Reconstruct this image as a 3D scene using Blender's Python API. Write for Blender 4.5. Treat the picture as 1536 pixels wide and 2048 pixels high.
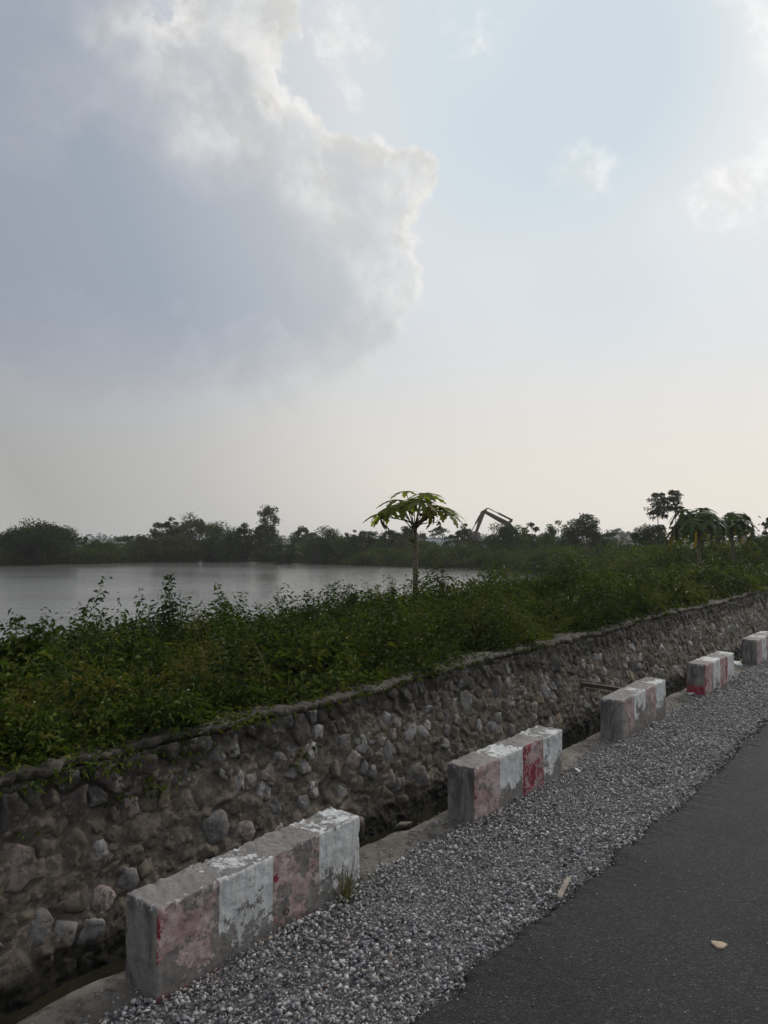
import bpy, bmesh, math, random
import numpy as np
from mathutils import Vector, Matrix, Euler

random.seed(7)
R = math.radians
scene = bpy.context.scene
for o in list(bpy.data.objects):
    bpy.data.objects.remove(o)
col = scene.collection

# ------------------------------------------------------------------ camera
CAM_Z = 1.69
cam_d = bpy.data.cameras.new('camera')
cam = bpy.data.objects.new('camera', cam_d)
col.objects.link(cam)
cam.location = (0, 0, CAM_Z)
cam.rotation_euler = (R(90 + 2.06), 0, 0)
cam_d.sensor_fit = 'VERTICAL'
cam_d.sensor_height = 36.0
cam_d.lens = 26.37
cam_d.clip_start = 0.05
cam_d.clip_end = 6000
scene.camera = cam

# ------------------------------------------------------------------ view
vs = scene.view_settings
scene.display_settings.display_device = 'sRGB'
vs.view_transform = 'Standard'
vs.look = 'None'
vs.exposure = 0.4
vs.gamma = 1.0
vs.use_curve_mapping = False
scene.cycles.use_denoising = True
scene.cycles.max_bounces = 6
scene.cycles.diffuse_bounces = 3
scene.cycles.glossy_bounces = 3
scene.cycles.transmission_bounces = 3
scene.cycles.volume_bounces = 1
scene.cycles.transparent_max_bounces = 4
scene.cycles.caustics_reflective = False
scene.cycles.caustics_refractive = False

SUN_AZ, SUN_EL = 42.0, 33.0          # degrees right of +Y, degrees above the horizon


def adir(az, el):
    a, e = R(az), R(el)
    return Vector((math.sin(a) * math.cos(e), math.cos(a) * math.cos(e), math.sin(e)))


# ------------------------------------------------------------------ node helper
class NT:
    def __init__(self, tree):
        self.t = tree
        self.t.nodes.clear()

    def n(self, typ, ins=None, **props):
        nd = self.t.nodes.new(typ)
        for k, v in props.items():
            setattr(nd, k, v)
        if ins:
            for k, v in ins.items():
                self.put(nd.inputs[k], v)
        return nd

    def put(self, sock, v):
        if isinstance(v, bpy.types.NodeSocket):
            self.t.links.new(v, sock)
        elif isinstance(v, bpy.types.Node):
            self.t.links.new(v.outputs[0], sock)
        else:
            if sock.type == 'RGBA' and len(v) == 3:
                v = (*v, 1)
            sock.default_value = v

    def math(self, op, a, b=None, c=None, clamp=False):
        nd = self.n('ShaderNodeMath', operation=op, use_clamp=clamp)
        self.put(nd.inputs[0], a)
        if b is not None:
            self.put(nd.inputs[1], b)
        if c is not None:
            self.put(nd.inputs[2], c)
        return nd.outputs[0]

    def vec(self, op, a, b=None, scale=None):
        nd = self.n('ShaderNodeVectorMath', operation=op)
        self.put(nd.inputs[0], a)
        if b is not None:
            self.put(nd.inputs[1], b)
        if scale is not None:
            self.put(nd.inputs['Scale'], scale)
        return nd.outputs['Value'] if op in ('DOT_PRODUCT', 'LENGTH') else nd.outputs[0]

    def mr(self, v, a, b, c=0.0, d=1.0, smooth=True):
        nd = self.n('ShaderNodeMapRange', interpolation_type='SMOOTHSTEP' if smooth else 'LINEAR', clamp=True)
        for i, x in enumerate((v, a, b, c, d)):
            self.put(nd.inputs[i], x)
        return nd.outputs[0]

    def mix(self, f, a, b, blend='MIX'):
        nd = self.n('ShaderNodeMix', data_type='RGBA', blend_type=blend)
        self.put(nd.inputs[0], f)
        self.put(nd.inputs[6], a)
        self.put(nd.inputs[7], b)
        return nd.outputs[2]

    def ramp(self, f, stops, interp='LINEAR'):
        nd = self.n('ShaderNodeValToRGB')
        cr = nd.color_ramp
        cr.interpolation = interp
        while len(cr.elements) < len(stops):
            cr.elements.new(0.5)
        for e, (p, c) in zip(cr.elements, stops):
            e.position = p
            e.color = (*c, 1) if len(c) == 3 else c
        self.put(nd.inputs[0], f)
        return nd.outputs[0]

    def noise(self, vec, scale, detail=4.0, rough=0.55, dist=0.0, dim='3D', w=None, out=0):
        nd = self.n('ShaderNodeTexNoise', noise_dimensions=dim)
        if vec is not None:
            self.put(nd.inputs['Vector'], vec)
        if w is not None:
            self.put(nd.inputs['W'], w)
        self.put(nd.inputs['Scale'], scale)
        self.put(nd.inputs['Detail'], detail)
        self.put(nd.inputs['Roughness'], rough)
        self.put(nd.inputs['Distortion'], dist)
        return nd.outputs[out]

    def voro(self, vec, scale, feature='F1', rnd=1.0, out=0):
        nd = self.n('ShaderNodeTexVoronoi', feature=feature)
        self.put(nd.inputs['Vector'], vec)
        self.put(nd.inputs['Scale'], scale)
        self.put(nd.inputs['Randomness'], rnd)
        return nd.outputs[out]

    def bump(self, h, strength=0.5, dist=0.01, normal=None):
        nd = self.n('ShaderNodeBump')
        self.put(nd.inputs['Height'], h)
        self.put(nd.inputs['Strength'], strength)
        self.put(nd.inputs['Distance'], dist)
        if normal is not None:
            self.put(nd.inputs['Normal'], normal)
        return nd.outputs[0]

    def pos(self):
        return self.n('ShaderNodeNewGeometry').outputs['Position']

    def obj(self):
        return self.n('ShaderNodeTexCoord').outputs['Object']

    def pbsdf(self, color, rough=0.8, spec=0.3, normal=None, **extra):
        p = self.n('ShaderNodeBsdfPrincipled')
        self.put(p.inputs['Base Color'], color)
        self.put(p.inputs['Roughness'], rough)
        self.put(p.inputs['Specular IOR Level'], spec)
        if normal is not None:
            self.put(p.inputs['Normal'], normal)
        for k, v in extra.items():
            self.put(p.inputs[k], v)
        return p

    def out(self, shader, volume=None):
        o = self.n('ShaderNodeOutputMaterial')
        if shader is not None:
            self.put(o.inputs['Surface'], shader)
        if volume is not None:
            self.put(o.inputs['Volume'], volume)


def mat(name):
    m = bpy.data.materials.new(name)
    m.use_nodes = True
    return m, NT(m.node_tree)


# ------------------------------------------------------------------ world: hazy late-afternoon sky with cumulus
world = bpy.data.worlds.new('World')
scene.world = world
world.use_nodes = True
W = NT(world.node_tree)
WS = 0.1
sun_v = adir(SUN_AZ, SUN_EL)
nish = W.n('ShaderNodeTexSky', sky_type='NISHITA')
nish.sun_disc = False
nish.sun_elevation = R(SUN_EL)
nish.sun_rotation = R(SUN_AZ)
nish.altitude = 10
nish.air_density = 1.3
nish.dust_density = 4.0
nish.ozone_density = 1.0
wd = W.vec('NORMALIZE', W.n('ShaderNodeTexCoord').outputs['Generated'])
sepw = W.n('ShaderNodeSeparateXYZ', {0: wd})
g = W.vec('DOT_PRODUCT', wd, sun_v)
g01 = W.mr(g, 0.0, 1.0, smooth=False)
el = sepw.outputs['Z']
# hazy clear layer, brighter towards the veiled sun, plus added fill behind the camera
base = W.ramp(g01, [(0.0, (.42, .44, .47)), (.2, (.34, .36, .40)), (.38, (.265, .288, .338)), (.55, (.30, .327, .39)), (.68, (.445, .468, .50)),
                    (.79, (.535, .555, .57)), (.90, (.56, .585, .60)), (.965, (.61, .625, .632)), (1.0, (.68, .675, .665))])
GAPS = [(12.0, 33.0, 14.0, .8), (18.0, 30.0, 9.0, .4), (8.0, 26.0, 7.0, .25), (16.0, 18.0, 7.0, .28), (70.0, 45.0, 16.0, .6), (10.0, 55.0, 12.0, .6), (-80.0, 60.0, 20.0, .5), (180.0, 50.0, 25.0, .5)]
nclamp = W.vec('MINIMUM', W.vec('SCALE', nish.outputs[0], scale=WS), (.52, .58, .66))
base = W.mix(0.15, base, nclamp)


# cloud masses: (azimuth, elevation, angular radius, weight) in degrees
def blob_sum(blobs):
    acc = None
    for az, e, r, w in blobs:
        d = W.vec('DOT_PRODUCT', wd, adir(az, e))
        f = W.mr(d, math.cos(R(r)), 1.0, 0.0, w)
        acc = f if acc is None else W.math('ADD', acc, f)
    return acc


BIG = [(-10.8, 33.8, 4.6, .9), (-14.2, 30.8, 4.2, .8), (-17.3, 30.6, 3.8, .8), (-13.6, 28.0, 4.6, .9), (-7.8, 28.6, 3.6, .8), (-5.6, 26.6, 4.2, .8),
       (-2.0, 25.6, 4.0, .8), (1.6, 25.6, 3.0, .75), (3.0, 26.8, 2.0, .6), (-1.6, 22.0, 5.4, 1.0), (-.6, 18.0, 4.6, .9), (1.6, 18.8, 2.6, .55), (-6.0, 20.0, 8.5, 1.1),
       (-12.0, 23.0, 9.0, 1.1), (-18.0, 18.5, 13.0, 1.1), (-7.0, 14.5, 7.5, .9), (-27.0, 18.0, 13.0, 1.0), (-1.5, 14.5, 4.0, .6),
       (-38.0, 22.0, 16.0, 1.0), (-11.0, 40.0, 7.0, .9), (-31.0, 31.0, 12.0, 1.0), (-25.0, 38.0, 11.0, 1.0), (-22.0, 27.0, 7.0, .8), (-48.0, 36.0, 18.0, 1.0)]
LIT = [(-24.0, 29.0, 3.0, .30), (-26.0, 26.0, 3.0, .25), (-21.0, 33.5, 2.2, .30), (-26.0, 35.0, 9.0, .16), (-10.8, 33.5, 7.0, .8), (-16.5, 31.0, 6.0, .75), (-13.5, 28.2, 5.0, .55), (-8.0, 28.2, 5.0, .6), (-5.0, 26.5, 5.0, .6), (-1.0, 25.6, 5.5, .65), (2.6, 25.6, 4.5, .6),
       (1.5, 21.5, 5.0, .65), (1.0, 18.0, 4.5, .55), (-.5, 15.0, 4.5, .45), (-3.5, 22.5, 5.5, .45), (-9.0, 40.0, 8.0, .8), (-3.5, 18.0, 4.0, .22), (-3.0, 12.0, 5.0, .3)]
SMALL = [(25.8, 34.5, 2.6, .66), (27.4, 31.0, 2.6, .62), (29.0, 26.8, 3.8, .72), (36.0, 30.0, 5.0, .7), (14.6, 25.8, 3.2, .50), (17.8, 24.8, 3.2, .42), (24.6, 23.0, 3.0, .44),
         (22.4, 22.0, 3.8, .52), (26.2, 22.6, 3.8, .54), (-2.6, 34.6, 4.2, .62), (6.8, 35.2, 3.4, .62), (-3.6, 30.8, 2.0, .5), (-1.6, 30.7, 1.5, .48),
         (-23.0, 29.2, 3.2, .56), (-25.8, 26.5, 3.2, .52), (-21.4, 33.0, 2.2, .52), (-26.0, 13.2, 4.2, .58),
         (5.0, 44.0, 9.0, .8), (60.0, 28.0, 14.0, .8), (55.0, 48.0, 12.0, .8), (100.0, 30.0, 18.0, .8), (150.0, 40.0, 20.0, .8), (-150.0, 30.0, 22.0, .8),
         (-95.0, 35.0, 20.0, .8), (-60.0, 50.0, 16.0, .8), (20.0, 62.0, 14.0, .8)]
base = W.mix(W.math('MINIMUM', blob_sum(GAPS), 1.0), base, (.475, .54, .588))
cn = W.noise(wd, 13.0, 11.0, .63, .15)
cn_s = W.noise(W.vec('ADD', wd, tuple(sun_v * .012)), 13.0, 7.0, .5, .15)
cn_low = W.noise(wd, 5.0, 5.0, .5, .3)
cn_hi = W.noise(wd, 34.0, 7.0, .62, .2)
relief = W.math('MULTIPLY', W.math('SUBTRACT', cn, cn_s), 2.2)
nz = W.math('ADD', W.math('MULTIPLY', W.math('SUBTRACT', cn, .5), 2.1), W.math('MULTIPLY', W.math('SUBTRACT', cn_low, .5), .5))
nz = W.math('ADD', nz, W.math('MULTIPLY', W.math('SUBTRACT', cn_hi, .5), .75))
Fb = W.math('ADD', W.math('SUBTRACT', W.math('MINIMUM', blob_sum(BIG), 1.35), .40), nz)
Fs = W.math('ADD', W.math('SUBTRACT', W.math('MINIMUM', blob_sum(SMALL), .9), .36), nz)
crisp = W.mr(el, .20, .42, 1.1, .34)            # cloud edges dissolve in the haze lower down
a_big = W.mr(Fb, 0.0, crisp)
a_small = W.math('MULTIPLY', W.mr(Fs, 0.0, .8), .58)
rim = W.ramp(g01, [(0.0, (.52, .52, .53)), (.35, (.36, .362, .375)), (.50, (.42, .42, .44)), (.60, (.53, .525, .525)), (.72, (.60, .59, .575)),
                   (.80, (.63, .62, .60)), (.92, (.66, .65, .632)), (1.0, (.72, .71, .69))])
lum = W.math('ADD', W.mr(Fb, .05, .45, 1.07, .97), W.math('MAXIMUM', W.math('MINIMUM', relief, .12), -.14))
rim = W.vec('SCALE', rim, scale=lum)
dark = W.ramp(g01, [(0.0, (.32, .34, .37)), (.42, (.238, .264, .322)), (.58, (.262, .295, .352)), (.72, (.37, .398, .43)), (.85, (.50, .53, .56)), (1.0, (.6, .62, .63))])
lit = W.math('MINIMUM', blob_sum(LIT), 1.0)
lit = W.math('ADD', lit, W.math('MULTIPLY', W.math('SUBTRACT', cn_low, .5), W.math('MULTIPLY', lit, 1.3)), clamp=True)
lit = W.math('MULTIPLY', lit, W.mr(Fb, 1.5, .10, .12, 1.0))
bigc = W.mix(lit, dark, rim)
skyc = W.mix(a_small, base, rim)
skyc = W.mix(a_big, skyc, bigc)
# haze towards the horizon
hz = W.ramp(g01, [(0.0, (.44, .44, .44)), (.2, (.36, .36, .355)), (.36, (.305, .302, .295)), (.50, (.385, .38, .368)), (.68, (.575, .547, .503)), (.85, (.63, .592, .535)), (1.0, (.69, .645, .58))])
hk = W.mr(el, .31, .05)
skyc = W.mix(hk, skyc, W.vec('SCALE', hz, scale=W.mr(el, .0, .12, 1.0, 1.0)))
skyc = W.vec('SCALE', skyc, scale=1.0 / WS)
bg = W.n('ShaderNodeBackground', {'Color': skyc, 'Strength': WS})
W.put(W.n('ShaderNodeOutputWorld').inputs[0], bg)

# ------------------------------------------------------------------ sun, veiled by cloud
sun_d = bpy.data.lights.new('sun', 'SUN')
sun_d.energy = 1.4
sun_d.angle = R(12)
sun_d.color = (1.0, .94, .86)
sun = bpy.data.objects.new('sun', sun_d)
col.objects.link(sun)
sun.rotation_euler = (-sun_v).to_track_quat('-Z', 'Y').to_euler()
sun.location = sun_v * 60

# ------------------------------------------------------------------ road frame: t runs along the road, s to its right
TH = R(38.5)
SN, CS = math.sin(TH), math.cos(TH)
ROADROT = math.pi / 2 - TH


def ST(s, t, z=0.0):
    return np.stack(np.broadcast_arrays(s * CS + t * SN, -s * SN + t * CS, z), -1).astype(float)


def stv(s, t, z=0.0):
    return Vector((s * CS + t * SN, -s * SN + t * CS, z))


# ------------------------------------------------------------------ numpy noise
def _hash(ix, iy, iz, seed):
    h = (ix.astype(np.int64) * 374761393 + iy.astype(np.int64) * 668265263 + iz.astype(np.int64) * 2147483647 + seed * 974634777) & 0xffffffff
    h = ((h ^ (h >> 13)) * 1274126177) & 0xffffffff
    h = ((h ^ (h >> 16)) * 2246822519) & 0xffffffff
    return ((h ^ (h >> 15)) & 0xffffff) / float(0xffffff)


def vnoise(x, y, z=0.0, seed=0):
    x, y, z = np.broadcast_arrays(np.asarray(x, float), np.asarray(y, float), np.asarray(z, float))
    xi, yi, zi = np.floor(x), np.floor(y), np.floor(z)
    fx, fy, fz = x - xi, y - yi, z - zi
    fx, fy, fz = [f * f * (3 - 2 * f) for f in (fx, fy, fz)]
    r = 0
    for dx in (0, 1):
        for dy in (0, 1):
            for dz in (0, 1):
                w = (fx if dx else 1 - fx) * (fy if dy else 1 - fy) * (fz if dz else 1 - fz)
                r = r + w * _hash(xi + dx, yi + dy, zi + dz, seed)
    return r * 2 - 1


def fbm(x, y, z=0.0, seed=0, oct=4, gain=.5):
    a, f, r = 1.0, 1.0, 0
    for k in range(oct):
        r = r + a * vnoise(np.asarray(x) * f, np.asarray(y) * f, np.asarray(z) * f, seed + k * 17)
        a *= gain
        f *= 2.03
    return r


rng = np.random.default_rng(11)


# ------------------------------------------------------------------ mesh helpers
def mk_mesh(name, V, F, m=None, smooth=False):
    V = np.asarray(V, np.float32).reshape(-1, 3)
    if not isinstance(F, list):
        F = [F]
    F = [np.asarray(f, np.int32) for f in F if len(f)]
    me = bpy.data.meshes.new(name)
    me.vertices.add(len(V))
    me.vertices.foreach_set('co', V.ravel())
    nl = sum(f.size for f in F)
    me.loops.add(nl)
    me.loops.foreach_set('vertex_index', np.concatenate([f.ravel() for f in F]))
    starts, k = [], 0
    for f in F:
        starts.append(k + np.arange(len(f)) * f.shape[1])
        k += f.size
    starts = np.concatenate(starts).astype(np.int32)
    me.polygons.add(len(starts))
    me.polygons.foreach_set('loop_start', starts)
    if smooth:
        me.polygons.foreach_set('use_smooth', np.ones(len(starts), bool))
    me.update(calc_edges=True)
    if m is not None:
        me.materials.append(m)
    return me


def link(name, me, parent=None, loc=None, rotz=None):
    o = bpy.data.objects.new(name, me)
    col.objects.link(o)
    if parent is not None:
        o.parent = parent
    if loc is not None:
        o.location = loc
    if rotz is not None:
        o.rotation_euler = (0, 0, rotz)
    return o


def mk(name, V, F, m=None, parent=None, smooth=False, loc=None, rotz=None):
    return link(name, mk_mesh(name, V, F, m, smooth), parent, loc, rotz)


def empty(name, loc=(0, 0, 0), rotz=0.0):
    o = bpy.data.objects.new(name, None)
    o.empty_display_size = .1
    col.objects.link(o)
    o.location = loc
    o.rotation_euler = (0, 0, rotz)
    return o


def tag(o, label=None, cat=None, group=None, kind=None):
    if label:
        o['label'] = label
    if cat:
        o['category'] = cat
    if group:
        o['group'] = group
    if kind:
        o['kind'] = kind
    return o


def grid_faces(nr, nc):
    i = np.arange(nr - 1)[:, None] * nc + np.arange(nc - 1)[None]
    i = i.ravel()
    return np.stack([i, i + 1, i + nc + 1, i + nc], 1)


class Geo:
    """collects verts and faces of several simple shapes into one mesh"""

    def __init__(self):
        self.v, self.f = [], []

    def add(self, V, F):
        k = len(self.v)
        self.v += [tuple(p) for p in V]
        self.f += [tuple(i + k for i in f) for f in F]
        return self

    def box(self, a, b):
        x0, y0, z0 = a
        x1, y1, z1 = b
        return self.add([(x0, y0, z0), (x1, y0, z0), (x1, y1, z0), (x0, y1, z0), (x0, y0, z1), (x1, y0, z1), (x1, y1, z1), (x0, y1, z1)],
                        [(0, 3, 2, 1), (4, 5, 6, 7), (0, 1, 5, 4), (1, 2, 6, 5), (2, 3, 7, 6), (3, 0, 4, 7)])

    def tube(self, pts, radii, n=7, cap=True):
        pts = [Vector(p) for p in pts]
        V, F = [], []
        prev = None
        for i, p in enumerate(pts):
            d = (pts[min(i + 1, len(pts) - 1)] - pts[max(i - 1, 0)]).normalized()
            a = Vector((1, 0, 0)) if prev is None and abs(d.x) < .8 else (Vector((0, 1, 0)) if prev is None else prev)
            a = (a - d * a.dot(d)).normalized()
            b = d.cross(a)
            prev = a
            for k in range(n):
                q = 2 * math.pi * k / n
                V.append(p + (a * math.cos(q) + b * math.sin(q)) * radii[i])
        for i in range(len(pts) - 1):
            for k in range(n):
                F.append((i * n + k, i * n + (k + 1) % n, (i + 1) * n + (k + 1) % n, (i + 1) * n + k))
        if cap:
            F.append(tuple(range(n))[::-1])
            F.append(tuple((len(pts) - 1) * n + k for k in range(n)))
        return self.add(V, F)

    def prism(self, prof, y0, y1):
        """profile in x,z extruded along y"""
        n = len(prof)
        V = [(x, y0, z) for x, z in prof] + [(x, y1, z) for x, z in prof]
        F = [tuple(range(n)), tuple(range(2 * n - 1, n - 1, -1))]
        F += [(i + n, (i + 1) % n + n, (i + 1) % n, i) for i in range(n)]
        return self.add(V, F)

    def mesh(self, name, m, smooth=False, bevel=0.0):
        me = bpy.data.meshes.new(name)
        me.from_pydata(self.v, [], self.f)
        if bevel:
            bm = bmesh.new()
            bm.from_mesh(me)
            bmesh.ops.recalc_face_normals(bm, faces=bm.faces)
            bmesh.ops.bevel(bm, geom=list(bm.edges), offset=bevel, segments=2, affect='EDGES', profile=.6, clamp_overlap=True)
            bm.to_mesh(me)
            bm.free()
        me.materials.append(m)
        if smooth:
            for p in me.polygons:
                p.use_smooth = True
        me.update()
        return me

    def build(self, name, m, parent=None, loc=None, rotz=None, smooth=False, bevel=0.0):
        return link(name, self.mesh(name, m, smooth, bevel), parent, loc, rotz)


def rock_mesh(seed, npts=12, sc=(1, 1, 1), m=None, name='rock', squash=1.0):
    r = np.random.default_rng(seed)
    P = r.normal(size=(npts, 3))
    P /= np.linalg.norm(P, axis=1, keepdims=True)
    P *= r.uniform(.72, 1.05, (npts, 1))
    P *= np.array(sc)
    bm = bmesh.new()
    for p in P:
        bm.verts.new(p)
    res = bmesh.ops.convex_hull(bm, input=list(bm.verts))
    loose = [v for v in bm.verts if not v.link_faces]
    bmesh.ops.delete(bm, geom=loose, context='VERTS')
    bmesh.ops.triangulate(bm, faces=bm.faces)
    bmesh.ops.recalc_face_normals(bm, faces=bm.faces)
    return bm


def bm_arrays(bm):
    bm.verts.index_update()
    V = np.array([v.co[:] for v in bm.verts])
    F = np.array([[v.index for v in f.verts] for f in bm.faces])
    return V, F


def rand_rot(n, r):
    q = r.normal(size=(n, 4))
    q /= np.linalg.norm(q, axis=1, keepdims=True)
    w, x, y, z = q.T
    return np.stack([np.stack([1 - 2 * (y * y + z * z), 2 * (x * y - z * w), 2 * (x * z + y * w)], -1),
                     np.stack([2 * (x * y + z * w), 1 - 2 * (x * x + z * z), 2 * (y * z - x * w)], -1),
                     np.stack([2 * (x * z - y * w), 2 * (y * z + x * w), 1 - 2 * (x * x + y * y)], -1)], 1)


def scatter_rocks(P, size, seed, npts=9, flat=.75, kinds=20):
    """many small angular stones as one vertex/face soup"""
    r = np.random.default_rng(seed)
    Vs, Fs, k0 = [], [], 0
    idx = r.integers(0, kinds, len(P))
    for k in range(kinds):
        bm = rock_mesh(seed * 100 + k, npts, (1, r.uniform(.6, .95), r.uniform(.5, .8)))
        V, F = bm_arrays(bm)
        bm.free()
        sel = np.where(idx == k)[0]
        if not len(sel):
            continue
        M = rand_rot(len(sel), r)
        X = np.einsum('nij,vj->nvi', M, V) * size[sel][:, None, None]
        X[:, :, 2] *= flat
        X += P[sel][:, None, :]
        Vs.append(X.reshape(-1, 3))
        Fs.append((F[None] + (np.arange(len(sel)) * len(V))[:, None, None] + k0).reshape(-1, 3))
        k0 += len(sel) * len(V)
    return np.concatenate(Vs), np.concatenate(Fs)


def leaf_soup(B, D, L, Wd, r, fold=.35, droop=.25, up=None):
    """leaf-shaped folded quads: base B, direction D, length L, width Wd"""
    n = len(B)
    D = D / np.maximum(np.linalg.norm(D, axis=1, keepdims=True), 1e-6)
    rnd = r.normal(size=(n, 3)) * .55
    U = np.array([0, 0, 1.0]) + rnd if up is None else up + rnd
    S = np.cross(D, U)
    S /= np.maximum(np.linalg.norm(S, axis=1, keepdims=True), 1e-6)
    N = np.cross(S, D)
    L = L[:, None]
    Wd = Wd[:, None]
    mid = B + D * L * .45
    tip = B + D * L
    tip[:, 2] -= (L[:, 0] * droop)
    v1 = mid + S * Wd * .5 + N * Wd * fold
    v3 = mid - S * Wd * .5 + N * Wd * fold
    V = np.stack([B, v1, tip, v3], 1).reshape(-1, 3)
    k = np.arange(n)[:, None] * 4
    F = np.concatenate([k + np.array([[0, 2, 1]]), k + np.array([[0, 3, 2]])])
    return V, F


def blade_soup(B, H, Wd, lean, r, seg=3):
    """grass blades: tapering bent strips"""
    n = len(B)
    a = r.uniform(0, 2 * np.pi, n)
    D = np.stack([np.cos(a), np.sin(a), np.zeros(n)], 1)
    Sd = np.stack([-np.sin(a), np.cos(a), np.zeros(n)], 1)
    rows = []
    for k in range(seg + 1):
        f = k / seg
        c = B + D * (lean * H * f ** 2)[:, None]
        c[:, 2] += H * f * (1 - .25 * lean * f)
        w = Wd * (1 - f) ** .7 * .5
        rows += [c - Sd * w[:, None], c + Sd * w[:, None]]
    V = np.stack(rows, 1)
    nv = V.shape[1]
    k0 = np.arange(n)[:, None] * nv
    F = np.concatenate([k0 + np.array([[2 * i, 2 * i + 1, 2 * i + 3, 2 * i + 2]]) for i in range(seg)])
    return V.reshape(-1, 3), F


def join_soups(*soups):
    Vs, Fs, k = [], [], 0
    for V, F in soups:
        Vs.append(V)
        Fs.append(F + k)
        k += len(V)
    w = {}
    for f in Fs:
        w.setdefault(f.shape[1], []).append(f)
    return np.concatenate(Vs), [np.concatenate(x) for x in w.values()]


# ================================================================== materials
def leaf_mat(name, cols, trans=.3, patch=.6, rough=.65, patch_amt=.35, spec=.12):
    m, n = mat(name)
    rnd = n.n('ShaderNodeNewGeometry').outputs['Random Per Island']
    k = len(cols) - 1
    c = n.ramp(rnd, [(i / k, x) for i, x in enumerate(cols)])
    p = n.noise(n.pos(), patch, 3, .6)
    c = n.mix(n.mr(p, .35, .68), n.vec('SCALE', c, scale=1 - patch_amt), n.vec('MULTIPLY', c, (1 + patch_amt, 1 + patch_amt * .7, 1.0)))
    b = n.pbsdf(c, rough, spec)
    t = n.n('ShaderNodeBsdfTranslucent', {'Color': n.vec('MULTIPLY', c, (1.15, 1.25, .7))})
    mx = n.n('ShaderNodeMixShader', {0: trans, 1: b.outputs[0], 2: t.outputs[0]})
    n.out(mx)
    return m


def plain_mat(name, c1, c2, scale=8.0, rough=.85, spec=.2, bump=.3, bscale=None, bd=.01, detail=6):
    m, n = mat(name)
    p = n.obj()
    f = n.noise(p, scale, detail, .6)
    c = n.mix(n.mr(f, .3, .7), c1, c2)
    b = n.noise(p, bscale or scale * 4, 6, .65)
    n.out(n.pbsdf(c, rough, spec, n.bump(b, bump, bd)))
    return m


# --- asphalt
M_asphalt, n = mat('asphalt')
p = n.pos()
v1 = n.voro(p, 150, out=1)
vd = n.voro(p, 150, out=0)
big = n.noise(p, 1.3, 6, .65)
fine = n.noise(p, 55, 5, .7)
gr = n.n('ShaderNodeSeparateColor', {0: v1}).outputs[0]
c = n.ramp(gr, [(0, (.014, .014, .016)), (.6, (.027, .027, .029)), (.92, (.046, .045, .047)), (.985, (.075, .073, .073)), (1, (.13, .125, .122))])
c = n.mix(n.mr(fine, .35, .65), n.vec('SCALE', c, scale=.62), c)
c = n.mix(n.mr(big, .32, .68), n.vec('SCALE', c, scale=.76), n.vec('MULTIPLY', c, (1.22, 1.17, 1.15)))
dust = n.mr(n.noise(p, 2.2, 6, .7), .58, .8, 0, .16)
c = n.mix(dust, c, (.07, .067, .066))
h = n.math('ADD', n.math('MULTIPLY', vd, -1.0), n.math('MULTIPLY', fine, .9))
n.out(n.pbsdf(c, .82, .28, n.bump(h, .9, .006)))

# --- gravel stones
M_gravel, n = mat('crushed_stone')
rnd = n.n('ShaderNodeNewGeometry').outputs['Random Per Island']
c = n.ramp(rnd, [(0, (.115, .11, .116)), (.28, (.215, .209, .217)), (.6, (.32, .311, .314)), (.82, (.42, .41, .406)), (.94, (.54, .53, .515)), (.965, (.33, .265, .205)), (1, (.19, .17, .185))])
p = n.pos()
c = n.mix(n.mr(n.noise(p, 90, 4, .6), .3, .7), n.vec('SCALE', c, scale=.78), n.vec('SCALE', c, scale=1.15))
n.out(n.pbsdf(c, .8, .3, n.bump(n.noise(p, 260, 4, .6), .35, .003)))

M_gravel_bed, n = mat('gravel_fines')
p = n.pos()
c = n.ramp(n.n('ShaderNodeSeparateColor', {0: n.voro(p, 70, out=1)}).outputs[0], [(0, (.07, .066, .064)), (.6, (.13, .126, .122)), (1, (.22, .214, .21))])
n.out(n.pbsdf(c, .9, .2, n.bump(n.voro(p, 70), .9, .01)))

# --- rough concrete (ledge)
M_ledge, n = mat('ledge_concrete')
p = n.pos()
f = n.noise(p, 3.5, 6, .62)
c = n.ramp(f, [(.28, (.055, .047, .038)), (.45, (.12, .104, .086)), (.6, (.19, .168, .142)), (.78, (.25, .225, .195))])
c = n.mix(n.mr(n.noise(p, 13, 8, .75), .48, .60), c, (.060, .053, .044))
c = n.mix(n.mr(n.voro(p, 60), .35, .1, 0, .6), c, (.16, .15, .14))
n.out(n.pbsdf(c, .85, .25, n.bump(n.noise(p, 40, 8, .7), .55, .012)))

# --- mortar of the stone wall
M_mortar, n = mat('wall_mortar')
p = n.pos()
z = n.n('ShaderNodeSeparateXYZ', {0: p}).outputs['Z']
f = n.noise(p, 5, 8, .68)
c = n.ramp(f, [(.28, (.055, .045, .035)), (.45, (.118, .098, .077)), (.6, (.185, .156, .124)), (.78, (.28, .243, .20))])
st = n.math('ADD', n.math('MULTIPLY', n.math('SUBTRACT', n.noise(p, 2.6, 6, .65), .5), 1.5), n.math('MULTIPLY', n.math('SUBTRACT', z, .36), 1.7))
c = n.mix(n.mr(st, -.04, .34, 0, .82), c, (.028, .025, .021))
c = n.mix(n.mr(n.noise(p, 6.5, 8, .7), .60, .68, 0, .55), c, (.30, .27, .235))
moss = n.mr(n.math('ADD', n.noise(p, 3.1, 5, .7), n.math('MULTIPLY', z, .07)), .57, .68, 0, .6)
c = n.mix(moss, c, (.035, .042, .018))
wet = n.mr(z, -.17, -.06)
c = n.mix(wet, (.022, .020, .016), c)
hb = n.math('ADD', n.noise(n.vec('MULTIPLY', p, (1, 1, 1.9)), 22, 9, .72), n.math('MULTIPLY', n.voro(p, 19), .5))
n.out(n.pbsdf(c, .88, .22, n.bump(hb, .8, .03)))


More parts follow.
